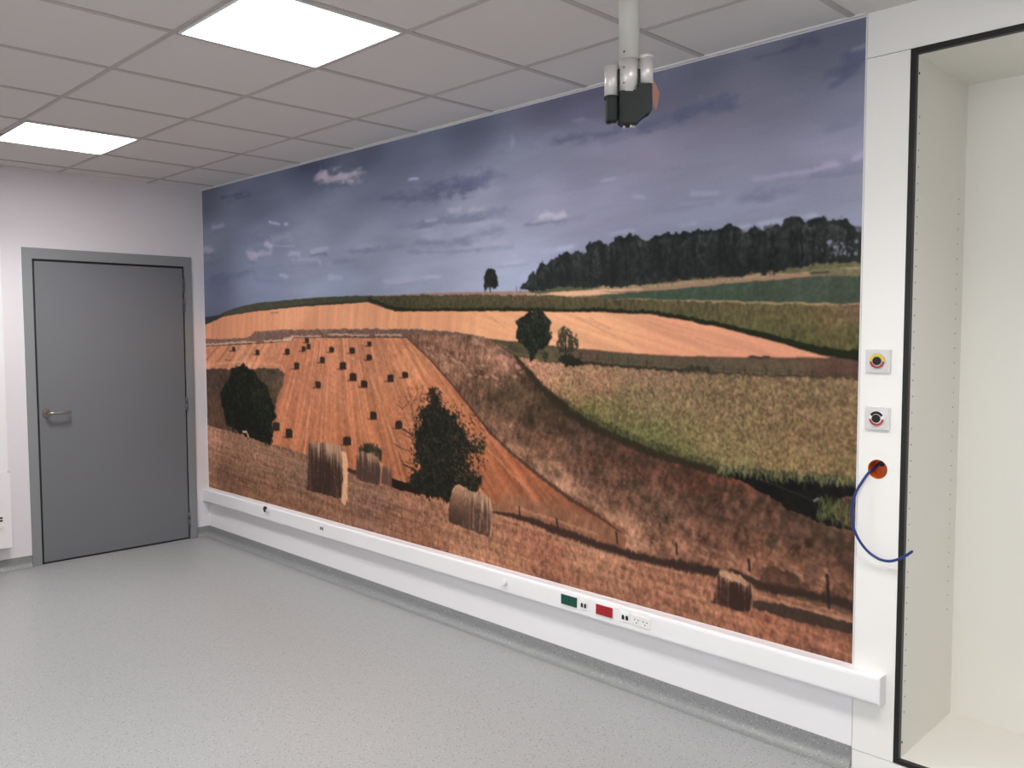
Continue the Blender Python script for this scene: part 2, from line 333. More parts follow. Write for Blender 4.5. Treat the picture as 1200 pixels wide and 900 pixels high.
    # brown-green strip below the sunlit stubble, with the fence
    blend(img, poly([(573,397),(600,400),(640,404.5),(683,409),(733,414),(800,417.5),(900,419.5),(975,418.5),(1015,424),(1015,443),(900,441),(800,437),(733,431),(683,427),(633,424),(606,419),(590,408)], rag=1),
          np.clip(field([(600,408,80,70,54),(620,415,92,86,62),(700,418,92,74,62),(720,424,88,82,64),(800,424,92,76,64),(800,431,92,86,66),(900,426,94,76,64),(900,434,96,88,68),(990,430,92,68,58)])*(1+.10*g2+.05*g1)[..., None], 0, 255))
    stroke(img, [(684,409),(733,414.5),(800,418),(900,420),(960,419.5)], 1.6, (104, 68, 58), .6)
    for x, y in ((882,418), (898,418), (890,419)): stroke(img, [(x-3, y), (x+3, y+.3)], 2.6, (58, 44, 36), .9)
    # big maize field ----------------------------------------------------------------
    cf = field([(615,420,196,138,112),(640,432,192,140,112),(700,448,182,134,106),(760,440,158,122,98),(800,445,148,118,90),(950,450,140,114,86),(720,490,132,116,80),(680,465,160,124,92),(760,470,150,126,94),(850,480,142,116,86),
                (950,500,140,112,82),(760,515,118,116,70),(720,500,116,114,68),(800,528,122,116,72),(850,545,140,120,82),(950,550,146,118,82),(830,520,148,124,88),(1000,520,138,112,80),(690,480,112,110,64)])
    corn = .22*vnoise(1.7, 2.3, 111, ang=.15) + .18*vnoise(2.6, 3.0, 113) + .05*vnoise(9, 4, 115) + .04*blot
    cg = vnoise(3, 3, 117)
    cm = poly([(606,418),(633,423),(683,427.5),(733,431),(800,437),(900,440.5),(1015,444),(1015,578),(1000,566),(970,561),(930,559),(890,556),(868,553),(850,551),(800,537),(767,527),(733,512),(700,496),(667,476),(633,446)], rag=2, fine=1.6)
    blend(img, cm, np.clip(cf*np.stack([.90-.04*cg, .91+.02*cg, .90-.02*cg], -1)*(1+corn)[..., None], 0, 255))
    # green leafy margin and the shade under it
    mar = poly([(650,458),(667,472),(700,490),(733,505),(767,519),(800,527),(850,544),(860,549),(930,553),(1015,562),(1015,576),(965,565),(900,560),(850,556),(800,541),(767,530),(733,515),(700,499),(667,479)], rag=3, fine=2)
    blend(img, mar*.6, np.clip(np.stack([62+26*gv+22*g2, 64+28*gv+20*g2, 42+18*gv], -1), 0, 255))
    soft_band(img, [(604,418),(620,437),(640,460),(667,483),(700,504),(733,518),(767,532),(800,542),(830,550),(855,558)], [4,7,9,10,9,9,9,9,9,8], (46, 41, 28), .82)
    blend(img, poly([(850,550),(858,552),(866,553),(900,558),(945,560),(985,566),(1015,570),(1015,582),(985,583),(975,600),(990,615),(1015,624),(975,617),(950,608),(925,597),(900,580),(880,569),(860,559),(850,556)], rag=2.4, fine=1.6), np.clip(np.stack([24+5*g1, 23+5*g1, 22+4*g1], -1), 0, 255))
    stroke(img, [(872,554),(900,565),(930,577),(955,587)], 1.2, (78, 66, 62), .7)
    stroke(img, [(871,553),(876,553)], 2.5, (140, 130, 126), .9)
    rg = np.random.default_rng(77)
    for i in range(420):                          # maize leaves hanging over the shaded edge
        x = rg.uniform(840, 1012); t = (x-840)/172
        y = 548 + 17*t + rg.normal()*3.2 + 2
        c = np.array([136, 136, 96])*rg.uniform(.2, 1.15)
        stroke(img, [(x, y-3), (x+rg.normal()*1.4, y+rg.uniform(0, 4))], .9, c, .8)
    for i in range(260):                          # lower corner plants
        x = rg.uniform(958, 1014); y = rg.uniform(582, 612) + (x-960)*.16
        c = np.array([112, 116, 72])*rg.uniform(.15, 1.15)
        stroke(img, [(x, y-4), (x+rg.normal()*2, y+rg.uniform(0, 5))], 1.0, c, .75)
    stroke(img, [(954,587),(959,584)], 2.5, (150, 140, 140), .9)

    # foreground stubble hill ---------------------------------------------------------
    fg = field([(245,508,166,122,98),(300,530,142,106,84),(262,560,116,86,66),(275,585,112,80,62),(350,555,138,104,82),(300,585,124,90,68),(245,570,150,108,80),(245,540,140,104,80),(340,600,134,96,72),(430,585,138,102,82),(400,610,140,100,76),(500,600,158,112,86),(500,640,146,100,74),
                (560,645,182,130,98),(640,650,160,106,82),(610,668,176,124,92),(640,680,140,92,70),(700,668,180,128,98),(700,700,150,102,76),(760,700,160,110,84),(820,700,176,122,94),(810,720,150,104,78),(860,740,172,116,88),(900,735,160,106,80),(980,760,156,104,80),(930,745,150,100,76),(960,712,156,110,84),(700,655,186,134,102),(880,760,176,120,92),(540,628,166,118,90)])
    straw = .12*gv + .11*gv2 + .14*g2 + .07*g1
    furrow = fbm(110, 6, 121, 3, ang=.07) + .5*vnoise(70, 3, 125, ang=.05)
    fgm = poly([(230,497),(243,498),(287,510),(317,520),(362,533),(405,550),(433,562),(467,574),(500,583),(560,594),(577,597),(617,609),(650,621),(700,639),(733,651),(800,666),(840,676),(883,690),(933,703),(1000,722),(1015,726),(1015,800),(600,760),(230,620)], rag=1.4, fine=1.2)
    blend(img, fgm, np.clip(fg*np.array([.95, .935, .95])*(1+straw+.10*furrow)[..., None], 0, 255))
    blend(img, fgm*np.clip(fbm(22, 14, 123, 3)*1.4-.3, 0, 1)*poly([(236,530),(360,560),(430,600),(420,625),(236,580)], rag=8)*.4, (92, 68, 54))
    # ditch line
    soft_band(img, [(577,600),(600,604),(625,611),(650,621),(700,638),(733,649),(770,658),(800,663),(842,671)], [3,5,7,9,10,11,11,12,11], (54, 39, 34), .9)
    soft_band(img, [(856,668),(885,683),(905,690),(935,694),(955,698),(985,706),(1014,716)], [6,9,10,10,9,12,12], (52, 38, 33), .88)
    blend(img, poly([(890,663),(925,668),(950,690),(930,698),(890,688)], rag=4)*.5, (62, 46, 38))
    blend(img, poly([(960,692),(1015,690),(1015,722),(985,712),(960,705)], rag=4)*np.clip(.5+.6*gv2, 0, 1)*.7, (60, 46, 40))
    blend(img, poly([(942,655),(965,662),(962,685),(945,680)], rag=5)*.5, (84, 62, 54))
    stroke(img, [(855,702),(900,706)], .1, (0, 0, 0), 0)
    for q in ([(605,595),(640,606),(700,626)], [(886,697),(940,712),(1000,728)], [(580,603),(620,618),(700,646),(800,672)], [(733,628),(760,642)]):
        stroke(img, q, 2.6, (196, 148, 118), .45, fine=2)
    # fence posts
    for x, y, h_, w_ in ((609,600,12,2.2), (653,613,10,2.6), (723,630,13,2.4), (793,643,13,2.4), (878,662,13,3), (970,683,18,3.4), (971,700,26,2.4)):
        stroke(img, [(x-.6, y-h_/2), (x+.6, y+h_/2)], w_, (44, 32, 32), .95, fine=.4)
    for x, y in ((848,434), (873,436), (898,437), (925,438.5), (952,440), (980,441), (700,420), (718,422), (736,424), (758,427), (681,417)):
        stroke(img, [(x, y-5), (x, y+3)], 1.3, (50, 42, 36), .85, fine=.3)
    stroke(img, [(680,425),(700,426),(735,430),(770,432),(800,434)], 3.0, (44, 40, 30), .8, fine=1.5)
    stroke(img, [(800,434),(850,437.5),(900,439.5),(1010,443)], 2.2, (58, 50, 38), .75, fine=3)
    stroke(img, [(806,432),(830,434)], 4, (40, 38, 30), .7, fine=3)
    stroke(img, [(682,419),(760,425),(850,433),(1010,439)], .6, (60, 52, 44), .4, fine=.2)
    stroke(img, [(586,403),(606,415),(625,417)], 1.4, (168, 146, 110), .5, fine=2)

    # forest ---------------------------------------------------------------------------
    top = [(611,338),(613,333),(617,330),(619,322),(624,318),(628,321),(631,311),(634,309),(637,306),(640,311),(645,304),(651,303),(655,298),(661,297),(664,295),(668,297),(672,295),(676,294),(681,296),(684,299),(687,293),(689,286),(693,284),
           (699,285),(704,281),(709,285),(713,288),(717,284),(722,280),(727,278),(731,279),(736,274),(741,276),(745,275),(750,277),(753,280),(757,281),(762,278),(770,276),(778,276),(783,274),(790,272),(797,271),(803,271),(809,273),(812,270),(817,268),(822,270),(827,270),(832,269),(836,271),(841,268),
           (846,267),(849,264),(855,262.5),(862,263),(867,266),(871,272),(876,271),(879,267),(884,265),(890,270),(896,271),(898,268),(904,265),(908,262),(913,264),(917,264),(920,257),(926,253),(934,252),(940,254),(944,258),(948,256),(953,258),(958,256),(964,255),(969,257),(972,260),(976,255),(982,254),(988,256),(993,258),(999,262),(1003,266),(1006,273),(1015,276),
           (1015,306),(970,309),(935,312.5),(905,319),(867,323),(800,328.5),(760,333),(733,336),(700,336),(667,337),(640,340),(625,341)]
    fm = poly(top, rag=1.6, fine=2.0)
    fcol = fbm(16, 40, 131, 4)
    base = np.stack([37+9*fcol+7*g1+3*g2, 40+9*fcol+7*g1+3*g2, 40+8*fcol+6*g1+3*g2], -1)
    blend(img, fm, np.clip(base, 14, 255))
    rg = np.random.default_rng(5)
    for i in range(46):                                     # lit sides of single crowns
        x = 622 + i*8.4 + rg.normal()*3
        ytop = np.interp(x, [613, 640, 690, 740, 800, 860, 930, 1000], [334, 310, 290, 281, 277, 268, 260, 264])
        ybot = np.interp(x, [613, 700, 800, 900, 1000], [338, 333, 325, 317, 304])
        tint = rg.uniform(.7, 1.15)
        for j in range(34):
            f_ = rg.random()
            yy = ytop + (ybot-ytop)*f_*.92 + 2
            u, v = CV(x + rg.normal()*2.4 + 2, yy)
            c = np.array([66, 68, 66])*tint*rg.uniform(.55, 1.25)*(1.1-.5*f_)
            if x > 690 or f_ < .4: dab(img, float(u), float(v), rg.uniform(1.2, 3), rg.uniform(1.5, 4), c, .42)
    for i in range(70):
        x = 615 + rg.random()*395
        ytop = np.interp(x, [613, 640, 690, 740, 800, 860, 930, 1000], [334, 310, 290, 281, 277, 268, 260, 264])
        ybot = np.interp(x, [613, 700, 800, 900, 1000], [338, 333, 325, 317, 304])
        stroke(img, [(x, ytop+8), (x+rg.normal(), ybot)], rg.uniform(1, 3), (22, 25, 27), .45, fine=3)
    for i in range(60):                                     # sky through the right-hand trees
        x = 982 + rg.normal()*8; y = 291 + rg.normal()*6
        if y < 302 and x < 1008: stroke(img, [(x, y), (x+rg.normal(), y+rg.uniform(.5, 2.5))], .9, (150, 150, 168), .55)
    for x, y in ((973,283),(971,284),(980,296),(985,298),(978,290),(990,296),(1004,283),(1003,297)):
        u, v = CV(x, y); dab(img, float(u), float(v), 2, 2.2, (160, 160, 178), .6)
    stroke(img, [(983,285),(985,303)], 1.2, (40, 38, 40), .9); stroke(img, [(976,290),(984,300)], 1, (40, 38, 40), .8); stroke(img, [(992,288),(986,300)], 1, (40, 38, 40), .8)
    for x, y in ((645,334),(605.5,339),(610,339.5)):
        stroke(img, [(x, y-3), (x, y+3)], .9, (60, 62, 60), .8)

    # solitary trees ------------------------------------------------------------------
    G = [(26, 29, 22), (58, 60, 44)]
    stroke(img, [(574.5,332),(574.8,343)], 1.3, (44, 40, 36)); stroke(img, [(572,334),(574,340)], .9, (44, 40, 36)); stroke(img, [(568,336),(568.5,341.5)], 1.4, (34, 34, 32))
    crown(img, [(572,315),(577,314.5),(581,317),(582,324),(584,331),(581,338),(576,337),(572,336),(569,341),(567,335),(568,328),(569,320)], 90, 1.3, [(30,30,28),(56,56,48)], 3, .9, (30, 31, 28))
    blend(img, poly([(578,412),(600,405),(640,408),(640,416),(600,420)], rag=3)*.4, (62, 56, 44))
    stroke(img, [(623,405),(623,421)], 6, (34, 34, 26)); 
    crown(img, [(612,371),(618,366),(628,364),(636,365),(641,371),(645,377),(644,388),(646,396),(642,404),(638,409),(630,409),(627,418),(622,421),(619,410),(612,403),(606,398),(604,390),(607,384),(605,377)], 420, 1.5, [(28,31,26),(66,68,56)], 4, 1.2, (30, 33, 26))
    crown(img, [(636,412),(641,411),(643,417),(640,424),(637,422)], 40, 1.3, [(40,42,30),(76,78,52)], 5, 1)
    stroke(img, [(663,395),(663,424)], 2.6, (38, 34, 28)); stroke(img, [(663,415),(672,400)], 1.4, (50, 42, 36))
    for poly_, n_ in (([(655,388),(660,383),(665,386),(663,398),(660,406),(663,414),(656,412),(651,404),(655,397)], 190), ([(663,388),(668,386),(671,392),(672,402),(671,412),(665,412),(667,400)], 130), ([(674,392),(677,398),(679,405),(676,412),(673,405)], 34)):
        crown(img, poly_, n_, 1.25, [(44,42,34),(92,88,66)], 6 + n_, 1.5)
    crown(img, [(655,420),(664,416),(676,420),(684,424),(683,428),(662,428)], 120, 1.6, [(32,32,24),(58,56,40)], 8, 1.2, (36, 34, 26))
    # left tree
    crown(img, [(272,432),(284,428),(285,424),(288,430),(298,434),(305,446),(312,452),(316,464),(322,478),(324,490),(319,494),(320,508),(316,520),(300,515),(286,509),(266,498),(262,480),(258,462),(262,450),(268,446)], 900, 1.9, [(24,26,22),(48,50,40)], 9, 2.5, (27, 29, 24))
    crown(img, [(300,440),(314,462),(320,486),(314,505),(302,490),(296,465)], 160, 1.3, [(30,36,26),(62,66,48)], 91, 2)
    for k in range(70):
        x = 258 + rg.random()*64; y = 440 + rg.random()*65
        u, v = CV(x, y); dab(img, float(u), float(v), 1.6, 1.8, (26, 30, 22), .7)
    stroke(img, [(285,506),(289,506),(291.5,512)], 2.4, (206, 168, 132), .95, fine=.4)
    # middle shrub
    for q in ([(494,540),(486,500),(482,470),(478,455)], [(490,510),(474,505),(465,497)], [(492,520),(472,508)], [(484,480),(474,464)], [(486,490),(492,470),(496,452)], [(483,475),(490,460),(488,452)], [(486,530),(472,526),(462,520)], [(488,545),(470,540)], [(494,556),(474,545)], [(480,470),(472,480),(466,474)], [(497,470),(505,462),(506,456)], [(500,463),(494,461)]):
        stroke(img, q, 1.3, (84, 54, 42), .7, fine=1.6)
    for i in range(330):
        t = rg.random(); x = 466 + rg.random()*28; y = 452 + rg.random()*82
        if rg.random() < .8: stroke(img, [(x, y), (x+rg.normal()*2.2, y+rg.normal()*2.2)], .8, (112, 74, 58), .5)
    stroke(img, [(473,544),(485,550),(494,557)], 2, (50, 38, 32), .9); stroke(img, [(473,503),(484,511)], 1.8, (50, 38, 32), .8)
    stroke(img, [(494,540),(496,575)], 5, (32, 28, 24))
    crown(img, [(504,456),(511,455),(512,463),(515,472),(516,480),(523,482),(532,488),(536,499),(543,505),(548,515),(556,520),(556,532),(546,536),(545,545),(556,556),(564,566),(560,575),(540,571),(526,588),(505,582),(478,572),(480,560),(492,550),(488,535),(486,520),(486,508),(494,500),(493,488),(496,480),(503,474),(505,465)], 1900, 1.7, [(26,26,21),(66,62,47)], 10, 5, (30, 30, 24))
    crown(img, [(556,512),(566,514),(571,522),(568,530),(560,538),(553,530)], 60, 1.7, [(34,32,24),(70,68,48)], 11, 4)
    for i in range(240):
        a_ = rg.random()*6.283; rr = rg.uniform(.82, 1.15)
        x = 526 + 40*rr*math.cos(a_); y = 530 + 52*rr*math.sin(a_)
        if x > 512 and y < 575: u, v = CV(x, y); dab(img, float(u), float(v), rg.uniform(1, 2.2), rg.uniform(1.2, 2.6), (44, 38, 28), .7)
    for i in range(50):
        x = 490 + rg.random()*60; y = 520 + rg.random()*50
        u, v = CV(x, y); dab(img, float(u), float(v), 1.1, 1.8, (104, 82, 62), .6)
    out = [(504,456),(512,463),(516,480),(532,488),(543,505),(556,520),(550,535),(547,548),(560,562),(556,574)]
    lft = [(503,465),(494,484),(487,505),(487,525),(491,545),(480,562)]
    for i in range(620):
        sd = out if rg.random() < .68 else lft
        q = rg.uniform(0, len(sd)-1.001); k_ = int(q); f_ = q-k_
        x = sd[k_][0]*(1-f_) + sd[k_+1][0]*f_ + rg.normal()*3.6; y = sd[k_][1]*(1-f_) + sd[k_+1][1]*f_ + rg.normal()*3.6
        u, v = CV(x, y); dab(img, float(u), float(v), rg.uniform(1, 2.6), rg.uniform(1, 2.8), np.array([40, 38, 29])*rg.uniform(.6, 1.5), .8)
    for i in range(90):
        x = 530 + rg.random()*24; y = 510 + rg.random()*55
        u, v = CV(x, y); dab(img, float(u), float(v), rg.uniform(.8, 1.6), rg.uniform(.8, 1.8), (150, 98, 70), .55)
    blend(img, poly([(458,560),(478,566),(500,580),(470,575),(456,570)], rag=1.5), (40, 28, 24))
    # grass tuft behind the bales
    for i in range(120):
        x = 421 + rg.random()*26; y = 534 - 10*math.sin((x-419)/28*3.1)
        stroke(img, [(x, y+rg.uniform(0, 9)), (x+rg.normal()*2, y-rg.uniform(0, 6))], 1.2, np.array([62, 62, 44])*rg.uniform(.5, 1.1), .85)

    # far bales ------------------------------------------------------------------------
    for x, y, s in ((274,409,5),(302,413,6),(337,412,7),(360,399,6),(356,409,6),(362,406,6),(389,410,6.5),(378,422,7.5),(348,429,8),(373,451,8),(413,411,7),(402,429,8.5),(414,442,9),(433,403,6),(433,419,7),(427,450,8.5),(458,443.5,8.5),(475,439.5,7.5),
                    (507,459,8),(438,487,9),(467.5,498,9.5),(407,517,10.5),(324,500,10),(339,508,10.5),(268,422,3)):
        if s < 4:
            stroke(img, [(x-3, y), (x+3, y)], 2, (130, 78, 62), .6); continue
        s = s*.92; h_ = s*.62
        wd = s*.50 if x > 380 else s*.44
        stroke(img, [(x-wd-3, y+h_*.75), (x+1, y+h_*.85)], 1.6, (74, 44, 34), .6)
        blend(img, poly([(x+wd*.5, y-h_), (x+wd*1.25, y-h_*.4), (x+wd*1.3, y+h_*.7), (x+wd*.6, y+h_*.9)], fine=.4)*.75, (206, 156, 120))
        blend(img, poly([(x-wd, y-h_*.75), (x-wd*.4, y-h_), (x+wd*.5, y-h_), (x+wd, y-h_*.5), (x+wd, y+h_*.85), (x-wd, y+h_*.8)], rag=.4, fine=.6), (52, 38, 32))
        stroke(img, [(x-wd*.4, y-h_*.95), (x+wd*.6, y-h_*.95)], 1.1, (150, 110, 84), .6, fine=1)
    # near bales -----------------------------------------------------------------------
    vs = vnoise(3.2, 60, 141); vs2 = vnoise(1.6, 30, 143)
    def bale(seq, dark, light, toplight, slope=None):
        m_ = poly(seq, rag=1.2, fine=1.2)
        p_ = pts(seq); v0, v1 = p_[:, 1].min(), p_[:, 1].max(); u0, u1 = p_[:, 0].min(), p_[:, 0].max()
        sl = slope or 0
        h_ = np.clip((VV - v0 - sl*(UU-u0))/(v1-v0-sl*(u1-u0)), 0, 1)
        t_ = np.clip(toplight*.95*np.maximum(1-h_*2.8, -.12) + .06 + .22*vs + .26*vs2 + .14*g2 + (.40*vs2 + .36*vs)*np.clip(1-h_*1.25, 0, 1), 0, 1)
        col = np.array(dark)*(1-t_)[..., None] + np.array(light)*t_[..., None]
        blend(img, m_, col)
    bale([(362,520),(368,517),(385,519),(400,523),(405,530),(403,584),(395,584),(375,578),(360,575)], (58, 42, 36), (178, 140, 112), .85, .1)
    blend(img, poly([(400,528),(406,530),(408,545),(407,585),(404,592),(400,588),(402,560)], rag=1, fine=1), np.stack([208+14*g2, 158+12*g2, 120+10*g2], -1))
    blend(img, poly([(405,543),(424,560),(418,566),(405,556)], rag=1)*.0, (60, 40, 34))
    stroke(img, [(409,551),(417,554)], 5, (52, 34, 30), .85)
    bale([(444,546),(451,545),(457,549),(460,558),(459,570),(452,568),(445,566)], (96, 70, 56), (176, 134, 106), .7)
    bale([(418,531),(424,529),(437,533),(444,538),(446,548),(445,569),(430,565),(417,560)], (76, 56, 48), (178, 138, 112), .75, .1)
    stroke(img, [(445,541),(447,552),(446,568)], 1.6, (204, 160, 126), .8)
    # bale with the end towards the viewer
    bale([(537,568),(552,575),(566,578),(573,583),(577,595),(576,615),(573,629),(558,624),(540,617),(527,611),(530,580)], (84, 60, 50), (200, 158, 126), .62, .22)
    for i in range(7):
        xx = 549 + i*4.2
        stroke(img, [(xx+1, 576+i*1.6), (xx+2.4, 590+i), (xx+1, 618+i*1.2)], 1.2, (206, 164, 132) if i % 2 else (74, 52, 44), .65, fine=2)
    blend(img, poly([(531,573),(536,568),(541,569),(545,577),(547,590),(545,605),(540,616),(532,614),(526,610),(526,594),(528,582)], rag=.6), np.clip(field([(536,572,176,132,102),(535,585,122,90,70),(535,602,84,62,50),(530,610,70,52,42)])*(1+.1*g2)[..., None], 0, 255))
    stroke(img, [(530,576),(534,570),(539,568.5),(543,573)], 2, (196, 152, 120), .8)
    stroke(img, [(574,584),(577,598),(575,628)], 1.6, (204, 160, 128), .8)
    # right bale with its long shadow
    blend(img, poly([(880,702),(925,711),(970,722),(1015,734),(1015,748),(970,737),(925,725),(880,712)], rag=1.2, fine=1), np.clip(np.stack([70+8*gv, 54+6*gv, 46+5*gv], -1), 0, 255))
    bale([(842,668),(846,666),(852,669),(866,676),(878,682),(882,686),(883,700),(879,717),(868,715),(850,709),(836,706),(839,690)], (62, 42, 36), (196, 150, 118), .62, .3)
    blend(img, poly([(841,670),(845,666.5),(856,671),(866,676),(879,683),(877,689),(862,682),(846,676)], rag=2, fine=2)*.75, np.clip(np.stack([198+26*g2, 152+22*g2, 118+18*g2], -1), 0, 255))
    stroke(img, [(880,684),(883,694),(880,716)], 1.8, (176, 132, 100), .75)
    stroke(img, [(834,705),(868,716)], 1.8, (44, 30, 26), .7)

    # gentle softening of the print
    k = img.copy()
    k[1:-1] = .25*img[:-2] + .5*img[1:-1] + .25*img[2:]
    k2 = k.copy()
    k2[:, 1:-1] = .25*k[:, :-2] + .5*k[:, 1:-1] + .25*k[:, 2:]
    out = .35*img + .65*k2
    # print contrast: land tones a little deeper in the darks
    land = np.clip((VV - CV(600, 345)[1] + (UU - CV(600, 345)[0])*0.02)/20, 0, 1)[..., None]
    out = out*(1-land) + land*(out + (out-105)*.06 - 2)
    gy = out.mean(-1, keepdims=True); out = out*(1-land) + land*(gy + (out-gy)*.94)
    return np.clip(out, 6, 255)/255.0
# ---------------------------------------------------------------------------
# ---------------------------------------------------------------------------
# helpers
# ---------------------------------------------------------------------------
COL = bpy.context.scene.collection

def srgb(r, g, b):
    def f(c):
        c = c/255.0
        return c/12.92 if c <= .04045 else ((c+.055)/1.055)**2.4
    return (f(r), f(g), f(b), 1.0)

def mat(name, rgb, rough=.5, metal=0.0, spec=.5, emit=None, bump=0.0, bump_scale=200.0, var=0.0, var_scale=3.0, coat=0.0):
    m = bpy.data.materials.new(name); m.use_nodes = True
    nt = m.node_tree; b = nt.nodes['Principled BSDF']
    b.inputs['Base Color'].default_value = srgb(*rgb)
    b.inputs['Roughness'].default_value = rough
    b.inputs['Metallic'].default_value = metal
    b.inputs['Specular IOR Level'].default_value = spec
    b.inputs['Coat Weight'].default_value = coat
    tc = nt.nodes.new('ShaderNodeTexCoord')
    if var:
        n = nt.nodes.new('ShaderNodeTexNoise'); n.inputs['Scale'].default_value = var_scale; n.inputs['Detail'].default_value = 4
        nt.links.new(tc.outputs['Object'], n.inputs['Vector'])
        mr = nt.nodes.new('ShaderNodeMapRange'); mr.inputs['To Min'].default_value = 1-var; mr.inputs['To Max'].default_value = 1+var
        nt.links.new(n.outputs['Fac'], mr.inputs['Value'])
        mx = nt.nodes.new('ShaderNodeMix'); mx.data_type = 'RGBA'; mx.blend_type = 'MULTIPLY'; mx.inputs['Factor'].default_value = 1
        mx.inputs['A'].default_value = srgb(*rgb); nt.links.new(mr.outputs['Result'], mx.inputs['B'])
        nt.links.new(mx.outputs['Result'], b.inputs['Base Color'])
    if bump:
        n2 = nt.nodes.new('ShaderNodeTexNoise'); n2.inputs['Scale'].default_value = bump_scale; n2.inputs['Detail'].default_value = 3
        nt.links.new(tc.outputs['Object'], n2.inputs['Vector'])
        bp = nt.nodes.new('ShaderNodeBump'); bp.inputs['Strength'].default_value = bump; bp.inputs['Distance'].default_value = .002
        nt.links.new(n2.outputs['Fac'], bp.inputs['Height']); nt.links.new(bp.outputs['Normal'], b.inputs['Normal'])
    if emit:
        b.inputs['Emission Color'].default_value = emit[:3] + (1,)
        b.inputs['Emission Strength'].default_value = emit[3]
    return m

class B:
    """collects shapes into one mesh"""
    def __init__(s): s.bm = bmesh.new(); s.mi = 0
    def mark(s): return len(s.bm.faces)
    def _mi(s, faces):
        for f in faces: f.material_index = s.mi
    def box(s, x0, x1, y0, y1, z0, z1, bev=0.0, seg=2):
        bm = bmesh.new()
        bmesh.ops.create_cube(bm, size=1)
        for v in bm.verts:
            v.co = Vector(((x0+x1)/2 + v.co.x*(x1-x0), (y0+y1)/2 + v.co.y*(y1-y0), (z0+z1)/2 + v.co.z*(z1-z0)))
        if bev: bmesh.ops.bevel(bm, geom=bm.edges[:] + bm.verts[:], offset=bev, segments=seg, affect='EDGES', profile=.5)
        s.join(bm); return s
    def join(s, bm, M=None):
        if M is not None: bm.transform(M)
        vm = {}
        for v in bm.verts: vm[v] = s.bm.verts.new(v.co)
        for f in bm.faces:
            try:
                g = s.bm.faces.new([vm[v] for v in f.verts]); g.material_index = s.mi; g.smooth = f.smooth
            except ValueError: pass
        bm.free()
    def cyl(s, p, axis, r, h, n=32, r2=None, smooth=True, bev=0.0):
        """cylinder from p along axis"""
        bm = bmesh.new()
        bmesh.ops.create_cone(bm, cap_ends=True, segments=n, radius1=r, radius2=r if r2 is None else r2, depth=h)
        if bev:
            ed = [e for e in bm.edges if len(e.link_faces) == 2 and any(len(f.verts) > 4 for f in e.link_faces)]
            bmesh.ops.bevel(bm, geom=ed, offset=bev, segments=2, affect='EDGES')
        if smooth:
            for f in bm.faces: f.smooth = len(f.verts) == 4
        a = Vector(axis).normalized()
        M = Matrix.Translation(Vector(p) + a*h/2) @ a.to_track_quat('Z', 'Y').to_matrix().to_4x4()
        s.join(bm, M); return s
    def tube(s, path, r, n=14, caps=True):
        rings = []
        P = [Vector(p) for p in path]
        prev = None
        for i, p in enumerate(P):
            t = ((P[min(i+1, len(P)-1)] - P[max(i-1, 0)])).normalized()
            ref = prev if prev is not None else (Vector((0, 0, 1)) if abs(t.z) < .9 else Vector((1, 0, 0)))
            a = (ref - t*ref.dot(t)).normalized(); b = t.cross(a); prev = a
            rr = r[i] if isinstance(r, (list, tuple)) else r
            rings.append([s.bm.verts.new(p + (a*math.cos(k*2*PI/n) + b*math.sin(k*2*PI/n))*rr) for k in range(n)])
        for A_, B_ in zip(rings[:-1], rings[1:]):
            for k in range(n):
                f = s.bm.faces.new((A_[k], A_[(k+1) % n], B_[(k+1) % n], B_[k])); f.smooth = True; f.material_index = s.mi
        if caps:
            for R_ in (rings[0][::-1], rings[-1]):
                f = s.bm.faces.new(R_); f.material_index = s.mi
        return s
    def ring(s, p, axis, r0, r1, h, a0=0, a1=360, n=40):
        """flat annulus (sector) of thickness h"""
        a = Vector(axis).normalized(); M = Matrix.Translation(Vector(p)) @ a.to_track_quat('Z', 'X').to_matrix().to_4x4()
        full = abs(a1-a0) >= 360
        k = n if full else n+1
        V = []
        for i in range(k):
            t = math.radians(a0 + (a1-a0)*i/n)
            c, sn = math.cos(t), math.sin(t)
            V.append([s.bm.verts.new(M @ Vector((c*q, sn*q, z))) for q, z in ((r0, 0), (r1, 0), (r1, h), (r0, h))])
        for i in range(n):
            A_, B_ = V[i], V[(i+1) % k]
            for j in range(4):
                f = s.bm.faces.new((A_[j], B_[j], B_[(j+1) % 4], A_[(j+1) % 4])); f.material_index = s.mi
        if not full:
            for A_ in (V[0], V[-1]):
                f = s.bm.faces.new(A_); f.material_index = s.mi
        return s
    def extrude_poly(s, prof, ax, a0, a1, smooth=False):
        """closed 2-D profile extruded along axis ax ('x': prof is (y,z); 'y': prof is (x,z); 'z': prof is (x,y))"""
        def P(u, v, w):
            return {'x': (w, u, v), 'y': (u, w, v), 'z': (u, v, w)}[ax]
        A_ = [s.bm.verts.new(P(u, v, a0)) for u, v in prof]; B_ = [s.bm.verts.new(P(u, v, a1)) for u, v in prof]
        n = len(prof)
        for i in range(n):
            f = s.bm.faces.new((A_[i], A_[(i+1) % n], B_[(i+1) % n], B_[i])); f.smooth = smooth; f.material_index = s.mi
        for R_ in (A_[::-1], B_):
            f = s.bm.faces.new(R_); f.material_index = s.mi
        return s
    def obj(s, name, mats, parent=None, **props):
        bmesh.ops.recalc_face_normals(s.bm, faces=s.bm.faces[:])
        me = bpy.data.meshes.new(name); s.bm.to_mesh(me); s.bm.free()
        for m in (mats if isinstance(mats, (list, tuple)) else [mats]): me.materials.append(m)
        o = bpy.data.objects.new(name, me); COL.objects.link(o)
        if parent is not None:
            o.parent = parent
            o.matrix_parent_inverse = Matrix.Translation(-parent.location)
        for k, v in props.items(): o[k] = v
        return o

